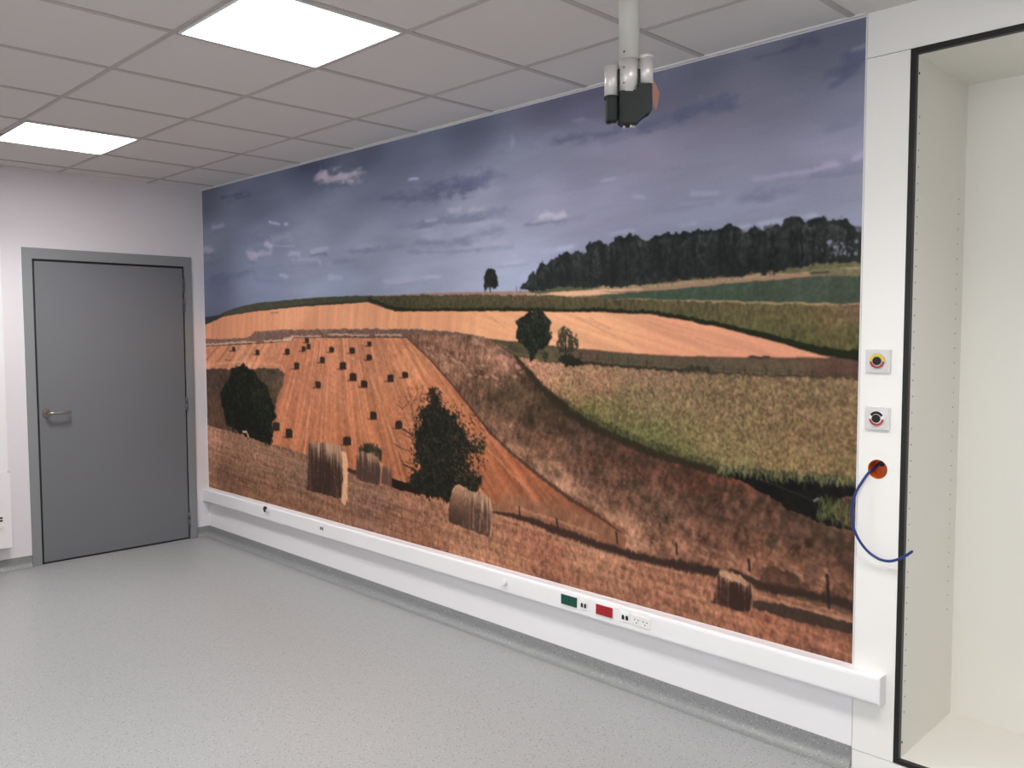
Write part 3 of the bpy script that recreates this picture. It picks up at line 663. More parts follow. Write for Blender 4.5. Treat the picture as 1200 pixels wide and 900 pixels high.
def thing(name, label, cat, loc, group=None, kind=None):
    o = bpy.data.objects.new(name, None); COL.objects.link(o); o.location = loc
    o.empty_display_size = .05
    o['label'] = label
    if cat: o['category'] = cat
    if group: o['group'] = group
    if kind: o['kind'] = kind
    return o

# ---------------------------------------------------------------------------
# dimensions (metres): mural wall is y = 0, door wall is x = 0, room is x > 0, y < 0
# ---------------------------------------------------------------------------
H = 2.666
RX, RY = 8.9, -5.7           # far ends of the room behind the viewer
XC0, XC1 = 5.0815, 6.42      # built-in cabinet run

# ---------------------------------------------------------------------------
# materials
# ---------------------------------------------------------------------------
m_wall = mat('white_wall_paint', (235, 233, 236), .72, spec=.3, bump=.08, bump_scale=350)
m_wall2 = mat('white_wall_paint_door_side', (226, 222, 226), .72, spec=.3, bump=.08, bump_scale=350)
m_tile = mat('ceiling_tile', (215, 211, 209), .9, spec=.1, bump=.15, bump_scale=600, var=.015, var_scale=2)
m_tbar = mat('ceiling_bar', (182, 177, 175), .55, spec=.3)
m_edge = mat('ceiling_edge_bar', (228, 226, 226), .5)
m_door = mat('grey_door_paint', (116, 118, 123), .42, spec=.45, var=.02, var_scale=1.5)
m_frame = mat('grey_frame_paint', (136, 139, 142), .42, spec=.45)
m_black = mat('black_rubber', (16, 12, 13), .6)
m_steel = mat('brushed_steel', (168, 164, 160), .28, metal=1.0)
m_hinge = mat('hinge_steel', (120, 120, 122), .35, metal=1.0)
m_trunk = mat('white_pvc', (238, 236, 238), .35, spec=.5)
m_lam = mat('white_laminate', (238, 236, 233), .38, spec=.45)
m_lam_in = mat('cream_laminate', (228, 226, 219), .45, spec=.4)
m_hole = mat('dark_hole', (46, 42, 38), .9)
m_seam = mat('dark_seam', (48, 46, 45), .8)
m_blk = mat('black_edge_band', (14, 12, 12), .45)
m_plate = mat('grey_plastic_plate', (214, 212, 212), .35)
m_yel = mat('yellow_ring', (226, 196, 62), .4)
m_red = mat('red_ring', (178, 52, 56), .4)
m_dkb = mat('black_plastic', (22, 20, 20), .35)
m_orange = mat('orange_plastic', (206, 100, 28), .5)
m_blue = mat('blue_cable_sheath', (16, 46, 112), .38)
m_green = mat('dark_green_socket', (8, 72, 60), .35)
m_rsock = mat('red_socket', (160, 26, 30), .35)
m_off = mat('off_white_plastic', (236, 234, 231), .4)
m_pole = mat('painted_pole', (190, 188, 182), .35, spec=.5)
m_sleeve = mat('satin_sleeve', (212, 207, 206), .38, metal=.35, coat=.15)
m_cap = mat('satin_aluminium', (214, 210, 208), .32, metal=.75)
m_dk = mat('dark_green_grey_plastic', (30, 36, 34), .5, spec=.3)
m_tag = mat('orange_tag', (170, 122, 108), .55)
m_lamp = mat('lamp_diffuser', (250, 250, 250), .5, emit=(1.0, .985, .965, LAMP))
m_lampf = mat('lamp_frame', (235, 235, 235), .4)

def floor_mat(name='speckled_vinyl', dk=1.0):
    m = bpy.data.materials.new(name); m.use_nodes = True
    nt = m.node_tree; b = nt.nodes['Principled BSDF']; L = nt.links.new
    tc = nt.nodes.new('ShaderNodeTexCoord')
    def spots(scale, seed, lo, hi):
        v = nt.nodes.new('ShaderNodeTexVoronoi'); v.inputs['Scale'].default_value = scale; v.inputs['Randomness'].default_value = 1
        mp = nt.nodes.new('ShaderNodeMapping'); mp.inputs['Location'].default_value = (seed, seed*1.7, seed*.3)
        L(tc.outputs['Object'], mp.inputs['Vector']); L(mp.outputs['Vector'], v.inputs['Vector'])
        r = nt.nodes.new('ShaderNodeMapRange'); r.inputs['From Min'].default_value = lo; r.inputs['From Max'].default_value = hi
        r.inputs['To Min'].default_value = 1; r.inputs['To Max'].default_value = 0
        L(v.outputs['Distance'], r.inputs['Value'])
        # keep only some of the cells
        sep = nt.nodes.new('ShaderNodeSeparateColor'); L(v.outputs['Color'], sep.inputs['Color'])
        g = nt.nodes.new('ShaderNodeMath'); g.operation = 'GREATER_THAN'; L(sep.outputs['Red'], g.inputs[0]); g.inputs[1].default_value = .45
        mu = nt.nodes.new('ShaderNodeMath'); mu.operation = 'MULTIPLY'; L(r.outputs['Result'], mu.inputs[0]); L(g.outputs['Value'], mu.inputs[1])
        return mu
    base = nt.nodes.new('ShaderNodeTexNoise'); base.inputs['Scale'].default_value = 160; base.inputs['Detail'].default_value = 4
    L(tc.outputs['Object'], base.inputs['Vector'])
    cr = nt.nodes.new('ShaderNodeValToRGB'); cr.color_ramp.elements[0].position = .3; cr.color_ramp.elements[1].position = .7
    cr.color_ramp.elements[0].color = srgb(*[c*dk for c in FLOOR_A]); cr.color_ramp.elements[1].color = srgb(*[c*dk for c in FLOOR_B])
    L(base.outputs['Fac'], cr.inputs['Fac'])
    prev = cr.outputs['Color']
    for sc, sd, lo, hi, col, a in ((62, 1.3, .16, .24, (104, 104, 108), .8), (95, 4.1, .15, .25, (124, 122, 120), .8), (70, 9.2, .14, .24, (194, 194, 195), .7), (34, 6.6, .07, .10, (76, 76, 84), .9)):
        sp = spots(sc, sd, lo, hi)
        mu = nt.nodes.new('ShaderNodeMath'); mu.operation = 'MULTIPLY'; L(sp.outputs['Value'], mu.inputs[0]); mu.inputs[1].default_value = a
        mx = nt.nodes.new('ShaderNodeMix'); mx.data_type = 'RGBA'; L(mu.outputs['Value'], mx.inputs['Factor']); L(prev, mx.inputs['A']); mx.inputs['B'].default_value = srgb(*col)
        prev = mx.outputs['Result']
    L(prev, b.inputs['Base Color'])
    b.inputs['Roughness'].default_value = .34; b.inputs['Specular IOR Level'].default_value = .45
    n2 = nt.nodes.new('ShaderNodeTexNoise'); n2.inputs['Scale'].default_value = 90; L(tc.outputs['Object'], n2.inputs['Vector'])
    bp = nt.nodes.new('ShaderNodeBump'); bp.inputs['Strength'].default_value = .12; bp.inputs['Distance'].default_value = .002
    L(n2.outputs['Fac'], bp.inputs['Height']); L(bp.outputs['Normal'], b.inputs['Normal'])
    return m
FLOOR_A, FLOOR_B = (150, 151, 152), (168, 169, 169)
m_floor = floor_mat()
m_skirt_shade = floor_mat('speckled_vinyl_shade_darkened', .88)  # floor vinyl again, darkened to carry the shade under the trunking

# ---------------------------------------------------------------------------
# the shell
# ---------------------------------------------------------------------------
S = dict(kind='structure')
B().box(-.12, RX+.12, RY-.12, 0, -.1, 0).obj('floor', m_floor, **S)
b = B()
b.box(-.12, RX+.12, RY-.12, .12, H+.004, H+.1)
b.obj('ceiling', m_tile, **S)
# wall with the print: left of the cabinet run, right of it, and above nothing (the run is full height)
b = B()
b.box(-.12, XC0-.0005, 0, .12, -.1, H+.004)
b.box(XC1+.0005, RX+.12, 0, .12, -.1, H+.004)
b.obj('wall_right', m_wall, **S)
# door wall with an opening
DY0, DY1, DZ = -1.199, -.160, 2.085
b = B()
b.box(-.12, 0, RY, DY0, 0, H+.004); b.box(-.12, 0, DY1, 0, 0, H+.004); b.box(-.12, 0, DY0, DY1, DZ, H+.004)
b.obj('wall_left', m_wall2, **S)
WX0, WX1, WZ0, WZ1 = 3.9, 8.5, .86, 2.42         # window band added to the unseen wall behind the viewer, brightens the mural wall
b = B()
b.box(-.12, WX0, RY-.12, RY, 0, H+.004); b.box(WX1, RX+.12, RY-.12, RY, 0, H+.004)
b.box(WX0, WX1, RY-.12, RY, 0, WZ0); b.box(WX0, WX1, RY-.12, RY, WZ1, H+.004)
b.obj('wall_rear', m_wall, **S)
win = thing('added_window_1', 'added unseen white framed window band opposite the mural, brightening its wall', None, (6.2, RY, WZ0), kind='structure')
b = B(); n_p = 4; pw = (WX1-WX0)/n_p
for i in range(n_p+1):
    xm = WX0 + pw*i; a_, c_ = (xm if i == 0 else xm-.03), (xm if i == n_p else xm+.03)
    if i == 0: c_ = xm+.05
    if i == n_p: a_ = xm-.05
    b.box(a_, c_, RY-.09, RY-.03, WZ0, WZ1)
b.box(WX0, WX1, RY-.088, RY-.032, WZ0, WZ0+.05); b.box(WX0, WX1, RY-.088, RY-.032, WZ1-.05, WZ1)
b.obj('added_window_frame', m_trunk, win)
mg = bpy.data.materials.new('added_window_glass'); mg.use_nodes = True
nt_ = mg.node_tree; nt_.nodes.clear()
o_ = nt_.nodes.new('ShaderNodeOutputMaterial'); t1 = nt_.nodes.new('ShaderNodeBsdfTransparent'); g1_ = nt_.nodes.new('ShaderNodeBsdfGlossy'); g1_.inputs['Roughness'].default_value = .03
fr = nt_.nodes.new('ShaderNodeFresnel'); mx_ = nt_.nodes.new('ShaderNodeMixShader'); t1.inputs['Color'].default_value = (.93, .95, .94, 1)
nt_.links.new(fr.outputs[0], mx_.inputs[0]); nt_.links.new(t1.outputs[0], mx_.inputs[1]); nt_.links.new(g1_.outputs[0], mx_.inputs[2]); nt_.links.new(mx_.outputs[0], o_.inputs['Surface'])
for i in range(n_p):
    B().box(WX0+pw*i+.02, WX0+pw*(i+1)-.02, RY-.064, RY-.058, WZ0+.04, WZ1-.04).obj('added_window_pane', mg, win)
B().box(WX0-.03, WX1+.03, RY-.03, RY+.18, WZ0-.03, WZ0-.0005, bev=.003).obj('added_window_sill', m_trunk, win)
pl = bpy.data.lights.new('added_window_portal', 'AREA'); pl.shape = 'RECTANGLE'; pl.size = WX1-WX0; pl.size_y = WZ1-WZ0; pl.cycles.is_portal = True  # guides daylight sampling through the added window
po = bpy.data.objects.new('added_window_portal', pl); COL.objects.link(po); po.location = ((WX0+WX1)/2, RY-.125, (WZ0+WZ1)/2); po.rotation_euler = (PI/2, 0, 0)
B().box(RX, RX+.12, RY, 0, 0, H+.004).obj('wall_side', m_wall, **S)

# suspended ceiling bars
GX, GY, T = 3.2337, -1.0212, .6
xs = [GX + T*i for i in range(-6, 10) if .03 < GX + T*i < RX]
ys = [GY + T*j for j in range(-8, 2) if RY < GY + T*j < -.03]
b = B()
for x in xs: b.box(x-.0125, x+.0125, RY, 0, H, H+.004)
for y in ys: b.box(0, RX, y-.0095, y+.0095, H+.0004, H+.004)
b.obj('trim_1', m_tbar, **S)
b = B()      # wall angle
b.box(0, XC0, -.022, -.0002, H-.003, H+.0035); b.box(0.0002, .022, RY, -.022, H-.003, H+.0035)
b.box(RX-.022, RX, RY, 0, H-.003, H+.0035); b.box(0.022, RX-.022, RY, RY+.022, H-.003, H+.0035); b.box(XC1, RX-.022, -.022, -.0002, H-.003, H+.0035)
b.obj('trim_2', m_edge, **S)

# coved skirting: one profile, swept along each wall
def cove(h=.078, r=.036, t=.003):
    pr = [(0, h), (t, h), (t, r)]
    for k in range(1, 9):
        a = k/8*PI/2
        pr.append((t + r*(1-math.cos(a)), r*(1-math.sin(a)) + .0006))
    pr.append((t + r + .016, .0006)); pr.append((0, .0))
    return pr
pr = cove()
B().extrude_poly([(-y, z) for y, z in pr], 'x', 0.003, XC0-.0005, smooth=False).obj('baseboard_right', m_skirt_shade, **S)
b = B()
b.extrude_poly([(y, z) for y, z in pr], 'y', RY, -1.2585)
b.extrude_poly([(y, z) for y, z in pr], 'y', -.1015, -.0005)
b.obj('baseboard_left', m_skirt_shade, **S)
B().extrude_poly([(RY+y, z) for y, z in pr], 'x', 0, RX).obj('baseboard_rear', m_skirt_shade, **S)
B().extrude_poly([(RX-y, z) for y, z in pr], 'y', RY, 0).obj('baseboard_side', m_skirt_shade, **S)

# ---------------------------------------------------------------------------
# door
# ---------------------------------------------------------------------------
door = thing('door_1', 'smooth grey door in a grey metal frame beside the mural', None, (0, -.68, 0), kind='structure')
FO0, FO1, FT = -1.257, -.1025, 2.151
b = B()
fx0, fx1 = -.11, .013
b.box(fx0, fx1, FO0, DY0+.0, 0, FT); b.box(fx0, fx1, DY1, FO1, 0, FT); b.box(fx0, fx1, DY0, DY1, DZ-.006, FT)
b.obj('door_frame', m_frame, door)
b = B()      # black rebate seal
b.box(-.06, .001, DY0, DY0+.013, 0, DZ-.006); b.box(-.06, .001, DY1-.009, DY1, 0, DZ-.006); b.box(-.06, .001, DY0, DY1, DZ-.020, DZ-.006)
b.box(-.05, -.004, DY0, DY1, 0.0006, .012)
b.obj('door_seal', m_black, door)
leaf = B().box(-.042, .004, DY0+.0145, DY1-.0095, .013, DZ-.0215, bev=.0015).obj('door_leaf', m_door, door)
# handle
hz, hy = 1.036, -1.139
b = B(); b.cyl((.0042, hy, hz), (1, 0, 0), .0265, .008, bev=.002)
rose = b.obj('handle_rose', m_steel, door)
b = B()
b.tube([(.012, hy, hz), (.036, hy, hz), (.048, hy+.004, hz), (.055, hy+.016, hz), (.056, hy+.03, hz), (.056, hy+.115, hz), (.055, hy+.128, hz), (.049, hy+.137, hz), (.034, hy+.141, hz)], .0098, n=18)
b.obj('door_handle', m_steel, door)
for z0, z1 in ((1.883, 1.986), (1.736, 1.8385), (.990, 1.094), (.093, .205)):
    b = B(); b.cyl((.013, DY1-.004, z0), (0, 0, 1), .0085, (z1-z0)*.49, n=20); b.cyl((.013, DY1-.004, z0+(z1-z0)*.51), (0, 0, 1), .0085, (z1-z0)*.49, n=20)
    b.cyl((.013, DY1-.004, z0), (0, 0, 1), .006, z1-z0, n=12)
    b.obj('hinge', m_hinge, door)

# ---------------------------------------------------------------------------
# ceiling lights
# ---------------------------------------------------------------------------
def light_panel(x0, y0, label):
    t = thing('ceiling_light', label, 'ceiling light', (x0+.3, y0+.3, H), group='square LED ceiling panels')
    g = .0125
    X0, X1, Y0, Y1 = x0+g, x0+.6-g, y0+g, y0+.6-g
    b = B(); w_ = .008
    b.box(X0, X0+w_, Y0, Y1, H-.004, H+.0036); b.box(X1-w_, X1, Y0, Y1, H-.004, H+.0036)
    b.box(X0+w_, X1-w_, Y0, Y0+w_, H-.004, H+.0036); b.box(X0+w_, X1-w_, Y1-w_, Y1, H-.004, H+.0036)
    b.obj('light_frame', m_lampf, t)
    B().box(X0+w_, X1-w_, Y0+w_, Y1-w_, H-.002, H+.003).obj('diffuser', m_lamp, t)
    ld = bpy.data.lights.new('panel_glow', 'AREA'); ld.shape = 'SQUARE'; ld.size = .55; ld.energy = AREA_W; ld.spread = math.radians(SPREAD); ld.color = (1.0, .985, .965)
    lo = bpy.data.objects.new('panel_glow', ld); COL.objects.link(lo); lo.parent = t; lo.location = (0, 0, -.006)
light_panel(GX, GY-T, 'square white LED panel glowing in the ceiling, the one nearer the pendant pole')
light_panel(GX-4*T, GY-T, 'square white LED panel glowing in the ceiling towards the grey door')
for i, j, w_ in ((4, -1, 'before the open cabinet'), (0, -5, 'over the middle of the room away from the mural'), (4, -5, 'over the room corner behind the viewer')):  # three unseen panels added to bring the room up to brightness
    light_panel(GX+i*T, GY+j*T, 'added unseen LED panel in the ceiling ' + w_)

# ---------------------------------------------------------------------------
# the print
# ---------------------------------------------------------------------------
E_TABLE = [[0.247, 0.316, 0.357, 0.382, 0.408, 0.444, 0.483, 0.506, 0.489], [0.31, 0.445, 0.502, 0.52, 0.544, 0.59, 0.642, 0.651, 0.563], [0.413, 0.608, 0.683, 0.698, 0.72, 0.774, 0.836, 0.836, 0.697], [0.498, 0.732, 0.824, 0.842, 0.866, 0.925, 0.994, 0.995, 0.836], [0.54, 0.791, 0.896, 0.921, 0.95, 1.013, 1.086, 1.092, 0.941], [0.543, 0.783, 0.895, 0.932, 0.968, 1.032, 1.104, 1.118, 0.996], [0.531, 0.732, 0.844, 0.897, 0.943, 1.004, 1.067, 1.086, 1.009], [0.538, 0.675, 0.783, 0.859, 0.922, 0.978, 1.023, 1.044, 1.021], [0.592, 0.656, 0.765, 0.874, 0.96, 1.015, 1.043, 1.059, 1.087]]
def build_print():
    img = paint_print() if not TEST_GREY else np.full((CH, CW, 3), .4845, np.float32)
    nc, nr = 760, 640
    # columns closer together towards the right end, where the print is seen from nearby
    px = np.linspace(236.9, 1015.3, nc + 1)
    xs_ = np.array([W2(p, 400)[0] for p in px])
    xs_ = MX0 + (xs_ - xs_[0])/(xs_[-1]-xs_[0])*(MX1-MX0)
    zs_ = np.linspace(MZ1, MZ0, nr + 1)
    uc = (xs_ - MX0)*PPM; vr = (MZ1 - zs_)*PPM
    def samp(a, pos, n, axis):
        out = 0
        step = np.gradient(pos)
        for k in (-.33, 0, .33):
            p = np.clip(pos + step*k - .0, 0, n-1.001)
            i = np.floor(p).astype(int); f = p - i
            A_ = np.take(a, i, axis); B_ = np.take(a, i+1, axis)
            sh = [1, 1, 1]; sh[axis] = len(pos); f = f.reshape(sh)
            out = out + A_*(1-f) + B_*f
        return out/3
    c = samp(samp(img, uc, CW, 1), vr, CH, 0)
    lin = np.where(c <= .04045, c/12.92, ((np.maximum(c, 0)+.055)/1.055)**2.4)
    V, U = len(zs_), len(xs_)
    # survey colours were read off the lit wall: divide the room's light out again to get the ink colours
    et = np.array(E_TABLE); gx = np.clip((xs_)/5.08*8, 0, 7.999); gz = np.clip((2.66-zs_)/2.28*8, 0, 7.999)
    ix = gx.astype(int); iz = gz.astype(int); fx = gx-ix; fz = (gz-iz)[:, None]
    e0 = et[iz][:, ix]*(1-fx) + et[iz][:, ix+1]*fx; e1 = et[iz+1][:, ix]*(1-fx) + et[iz+1][:, ix+1]*fx
    lin = np.clip(lin/np.maximum(e0*(1-fz) + e1*fz, .33)[..., None], 0, .9)
    X, Z = np.meshgrid(xs_, zs_)
    yf = -.0012
    front = np.stack([X, np.full_like(X, yf), Z], -1).reshape(-1, 3)
    idx = np.arange(V*U).reshape(V, U)
    quads = np.stack([idx[:-1, :-1], idx[1:, :-1], idx[1:, 1:], idx[:-1, 1:]], -1).reshape(-1, 4)
    # back sheet and rim give the vinyl its thickness
    n0 = V*U
    back = np.array([[MX0, -.0001, MZ1], [MX1, -.0001, MZ1], [MX1, -.0001, MZ0], [MX0, -.0001, MZ0],
                     [MX0, yf, MZ1], [MX1, yf, MZ1], [MX1, yf, MZ0], [MX0, yf, MZ0]])
    q2 = np.array([[0, 1, 2, 3], [0, 4, 5, 1], [1, 5, 6, 2], [2, 6, 7, 3], [3, 7, 4, 0]]) + n0
    verts = np.concatenate([front, back]).astype(np.float32); faces = np.concatenate([quads, q2]).astype(np.int32)
    me = bpy.data.meshes.new('wall_mural')
    me.vertices.add(len(verts)); me.vertices.foreach_set('co', verts.ravel())
    me.loops.add(faces.size); me.loops.foreach_set('vertex_index', faces.ravel())
    me.polygons.add(len(faces)); me.polygons.foreach_set('loop_start', np.arange(0, faces.size, 4, dtype=np.int32))
    me.update(calc_edges=True)
    at = me.color_attributes.new('print', 'FLOAT_COLOR', 'POINT')
    cols = np.ones((len(verts), 4), np.float32); cols[:n0, :3] = lin.reshape(-1, 3); cols[n0:, :3] = .6
    at.data.foreach_set('color', cols.ravel())
    m = bpy.data.materials.new('printed_wallpaper'); m.use_nodes = True
    nt = m.node_tree; bs = nt.nodes['Principled BSDF']
    a = nt.nodes.new('ShaderNodeVertexColor'); a.layer_name = 'print'
    tc = nt.nodes.new('ShaderNodeTexCoord')
    nz = nt.nodes.new('ShaderNodeTexNoise'); nz.inputs['Scale'].default_value = 220; nz.inputs['Detail'].default_value = 2
    nt.links.new(tc.outputs['Object'], nz.inputs['Vector'])
    mr = nt.nodes.new('ShaderNodeMapRange'); mr.inputs['From Min'].default_value = .3; mr.inputs['From Max'].default_value = .7; mr.inputs['To Min'].default_value = .95; mr.inputs['To Max'].default_value = 1.05
    nt.links.new(nz.outputs['Fac'], mr.inputs['Value'])
    mx = nt.nodes.new('ShaderNodeMix'); mx.data_type = 'RGBA'; mx.blend_type = 'MULTIPLY'; mx.inputs['Factor'].default_value = 1
    nt.links.new(a.outputs['Color'], mx.inputs['A']); nt.links.new(mr.outputs['Result'], mx.inputs['B'])
    nt.links.new(mx.outputs['Result'], bs.inputs['Base Color'])
    bs.inputs['Roughness'].default_value = .75; bs.inputs['Specular IOR Level'].default_value = .15
    me.materials.append(m)
    o = bpy.data.objects.new('wall_mural', me); COL.objects.link(o)
    o['label'] = 'wall-wide landscape photo mural of harvested fields, hay bales and a cloudy sky'
    o['category'] = 'mural'
build_print()

# ---------------------------------------------------------------------------
# cable trunking under the print and its outlets
# ---------------------------------------------------------------------------
TZ0, TZ1, TD, TX1 = .277, .3785, .052, 5.199
tr = thing('cable_trunking', 'long white cable trunking rail running under the landscape mural', 'cable trunking', (2.6, 0, TZ0))
r_ = .007
def trunk_profile(d, z0, z1, r=.008, n=4, y0=-.0003):
    p = [(y0, z0), (y0, z1)]
    for k in range(n+1):
        a = k/n*PI/2; p.append((-d + r - r*math.sin(a), z1 - r + r*math.cos(a)))
    for k in range(n+1):
        a = k/n*PI/2; p.append((-d + r - r*math.cos(a), z0 + r - r*math.sin(a)))
    return p
B().extrude_poly(trunk_profile(TD, TZ0, TZ1, r=.010, n=6), 'x', .0005, TX1-.008).obj('trunking_body', m_trunk, tr)
B().box(.02, TX1-.012, -TD-.0016, -TD+.0004, TZ0+.012, TZ1-.012, bev=.0006, seg=1).obj('trunking_cover', m_trunk, tr)
B().box(TX1-.0085, TX1, -TD-.0015, -.0003, TZ0-.001, TZ1+.001, bev=.0035, seg=3).obj('end_cap', m_trunk, tr)

FY = -TD-.0016      # face of the trunking cover
def data_ports(x, z, label, n=2, sc=1.0, dark=m_dkb):
    t = thing('data_outlet', label, 'data outlet', (x, FY, z), group='paired data ports on the trunking')
    B().box(x-.024*sc, x+.024*sc, FY-.003, FY-.0001, z-.0225, z+.0225, bev=.0008, seg=1).obj('outlet_plate', m_trunk, t)
    for k in (-1, 1):
        xc = x + k*.0105*sc
        b = B(); b.extrude_poly([(xc-.007*sc, z-.011), (xc+.007*sc, z-.011), (xc+.007*sc, z+.004), (xc+.003*sc, z+.009), (xc-.003*sc, z+.009), (xc-.007*sc, z+.004)], 'y', FY-.0045, FY-.003)
        b.obj('port', dark, t)
data_ports(3.862, .333, 'small pair of dark data ports right beside the green socket flap', sc=.9)
data_ports(4.098, .333, 'pair of dark data ports between the red socket and the white double socket')
m_grey = mat('grey_port', (96, 94, 94), .5)
data_ports(1.688, .337, 'small pair of grey data ports on the trunking at the door end', dark=m_grey)

def flap_socket(x0, x1, z0, z1, m, name, label):
    t = thing(name, label, 'socket', ((x0+x1)/2, FY, (z0+z1)/2))
    B().box(x0-.003, x1+.003, FY-.0022, FY-.0001, z0-.003, z1+.003, bev=.0007, seg=1).obj('socket_frame', m_trunk, t)
    b = B()
    xm = (x0+x1)/2
    b.box(x0, xm-.0004, FY-.0065, FY-.0022, z0, z1, bev=.001, seg=1); b.box(xm+.0004, x1, FY-.0065, FY-.0022, z0, z1, bev=.001, seg=1)
    b.obj('flap', m, t)
flap_socket(3.726, 3.822, .3120, .3580, m_green, 'green_socket', 'dark green two-module socket on the white trunking')
flap_socket(3.936, 4.030, .3120, .3580, m_rsock, 'red_socket', 'red two-module socket on the white trunking')

def double_socket(x0, x1, z0, z1, label):
    t = thing('power_socket', label, 'socket', ((x0+x1)/2, FY, (z0+z1)/2))
    B().box(x0, x1, FY-.004, FY-.0001, z0, z1, bev=.001, seg=1).obj('socket_plate', m_off, t)
    for k in (0, 1):
        xc = x0 + (x1-x0)*(.27+.46*k); zc = (z0+z1)/2
        b = B(); b.ring((xc, FY-.0039, zc), (0, -1, 0), .0165, .0178, .0012); b.obj('socket_well', m_off, t)
        b = B()
        for dx, dz in ((-.0095, .003), (.0095, .003), (0, -.010)):
            b.cyl((xc+dx, FY-.0047, zc+dz), (0, 1, 0), .0028, .0012, n=12)
        b.obj('pin_holes', m_dkb, t)
double_socket(4.134, 4.232, .3095, .3565, 'white double power socket, at the cabinet end of the outlets on the trunking')

t = thing('rotary_dimmer', 'round white knob on the middle of the trunking, apart from the sockets', 'knob', (3.35, FY, .335))
B().cyl((3.35, FY-.0001, .3345), (0, -1, 0), .0215, .004, n=40, bev=.001).obj('knob_base', m_trunk, t)
B().cyl((3.35, FY-.0041, .3345), (0, -1, 0), .0165, .016, n=40, r2=.014, bev=.002).obj('knob', m_trunk, t)
t = thing('cable_gland', 'small black round cable outlet with a white cap on the trunking by the corner', 'cable outlet', (.985, FY, .356))
B().cyl((.982, FY-.0001, .357), (0, -1, 0), .021, .012, n=32, bev=.002).obj('gland', m_dkb, t)
B().cyl((1.016, FY-.0001, .352), (0, -1, 0), .012, .016, n=28, bev=.002).obj('cap', m_plate, t)

# ---------------------------------------------------------------------------
# vertical trunking on the door wall at the left edge
# ---------------------------------------------------------------------------
vt = thing('vertical_trunking', 'white vertical wall trunking left of the door, cut by the photo edge', 'cable trunking', (0, -1.45, .165))
LY1, LY0 = -1.392, -1.53
b = B()
b.box(.0003, .052, LY0, LY1, .168, H-.0035, bev=.004, seg=2)
b.obj('trunking_body', m_trunk, vt)
B().box(.0003, .058, LY0-.004, LY1+.006, .165, .672, bev=.003, seg=2).obj('lower_housing', m_trunk, vt)
B().box(.05, .061, LY1-.010, LY1+.007, .664, .678, bev=.001, seg=1).obj('cover_clip', m_plate, vt)
t = thing('data_outlet', 'two black data ports one above the other on the vertical trunking left of the door', 'data outlet', (.058, -1.45, .36), group='outlets on the vertical trunking')
B().box(.0581, .0605, -1.475, -1.425, .335, .387, bev=.0006, seg=1).obj('outlet_plate', m_trunk, t)
for z in (.3525, .371): B().box(.0605, .0622, -1.459, -1.441, z-.006, z+.006, bev=.0008, seg=1).obj('port', m_dkb, t)
t = thing('power_socket', 'round white power socket below the black data ports left of the door', 'socket', (.058, -1.45, .3), group='outlets on the vertical trunking')
B().box(.0581, .0612, -1.475, -1.425, .275, .325, bev=.0006, seg=1).obj('socket_plate', m_off, t)
b = B()
for y, z in ((-1.4585, .303), (-1.4415, .303), (-1.45, .291)): b.cyl((.0611, y, z), (1, 0, 0), .0026, .0008, n=12)
b.obj('pin_holes', m_grey, t)

# ---------------------------------------------------------------------------
# built-in cabinet: facing panels, black-edged niche
# ---------------------------------------------------------------------------
cab = thing('built_in_cabinet', 'tall open white built-in cabinet with a black edged opening right of the mural', 'cabinet', (5.75, 0, 0))
NX0, NX1, NZ0, NZ1, ND = 5.247, 6.253, .0855, 2.4985, .522      # inside of the niche
PX = 5.2285                                                     # inner edge of facing panels
HX, HZc, HR = 5.1510, 1.0970, .0342                             # cable hole
# facing strip with a round hole
def facing_with_hole(x0, x1, z0, z1, y0, y1, hx, hz, hr, n=48):
    bm = bmesh.new()
    def layer(y):
        c = [bm.verts.new((hx + hr*math.cos(2*PI*k/n), y, hz + hr*math.sin(2*PI*k/n))) for k in range(n)]
        s_ = .041
        sq = []
        for k in range(n):
            a = 2*PI*k/n; dx, dz = math.cos(a), math.sin(a); f = s_/max(abs(dx), abs(dz))
            sq.append(bm.verts.new((hx + dx*f, y, hz + dz*f)))
        for k in range(n): bm.faces.new((c[k], c[(k+1) % n], sq[(k+1) % n], sq[k]))
        return c, s_
    c0, s_ = layer(y0); c1, _ = layer(y1)
    for k in range(n): bm.faces.new((c0[k], c0[(k+1) % n], c1[(k+1) % n], c1[k]))
    b_ = B(); b_.join(bm)
    # rest of the strip as four boxes around the square
    b_.box(x0, x1, y0, y1, z0, hz-s_); b_.box(x0, x1, y0, y1, hz+s_, z1)
    b_.box(x0, hx-s_, y0, y1, hz-s_, hz+s_); b_.box(hx+s_, x1, y0, y1, hz-s_, hz+s_)
    return b_
facing_with_hole(XC0+.0012, PX, .0705, 2.5165, 0.0, .018, HX, HZc, HR).obj('filler_panel', m_lam, cab)
B().box(6.2715, XC1, 0, .018, .0705, 2.5165).obj('filler_panel', m_lam, cab)
B().box(XC0+.0012, XC1, 0, .018, 2.5185, H+.004).obj('fascia', m_lam, cab)
B().box(XC0+.0012, XC1, 0, .018, 0.0004, .0685).obj('plinth', m_lam, cab)
# dark shadow gaps behind the joints
b = B()
b.box(XC0, XC0+.0012, .002, .012, 0, H); b.box(XC0, XC1, .003, .012, 2.516, 2.519); b.box(XC0, PX, .003, .012, .068, .071); b.box(6.2715, XC1, .003, .012, .068, .071)
b.obj('joint_gaps', m_seam, cab)
# black edge band around the opening
b = B()
b.box(PX+.0002, NX0, -.0015, .02, NZ0-.0135, NZ1+.0175); b.box(NX1, 6.2713, -.0015, .02, NZ0-.0135, NZ1+.0175)
b.box(NX0, NX1, -.0015, .02, NZ1, NZ1+.0175); b.box(NX0, NX1, -.0015, .02, NZ0-.0135, NZ0)
b.obj('black_edging', m_blk, cab, label='black edging of the opening')
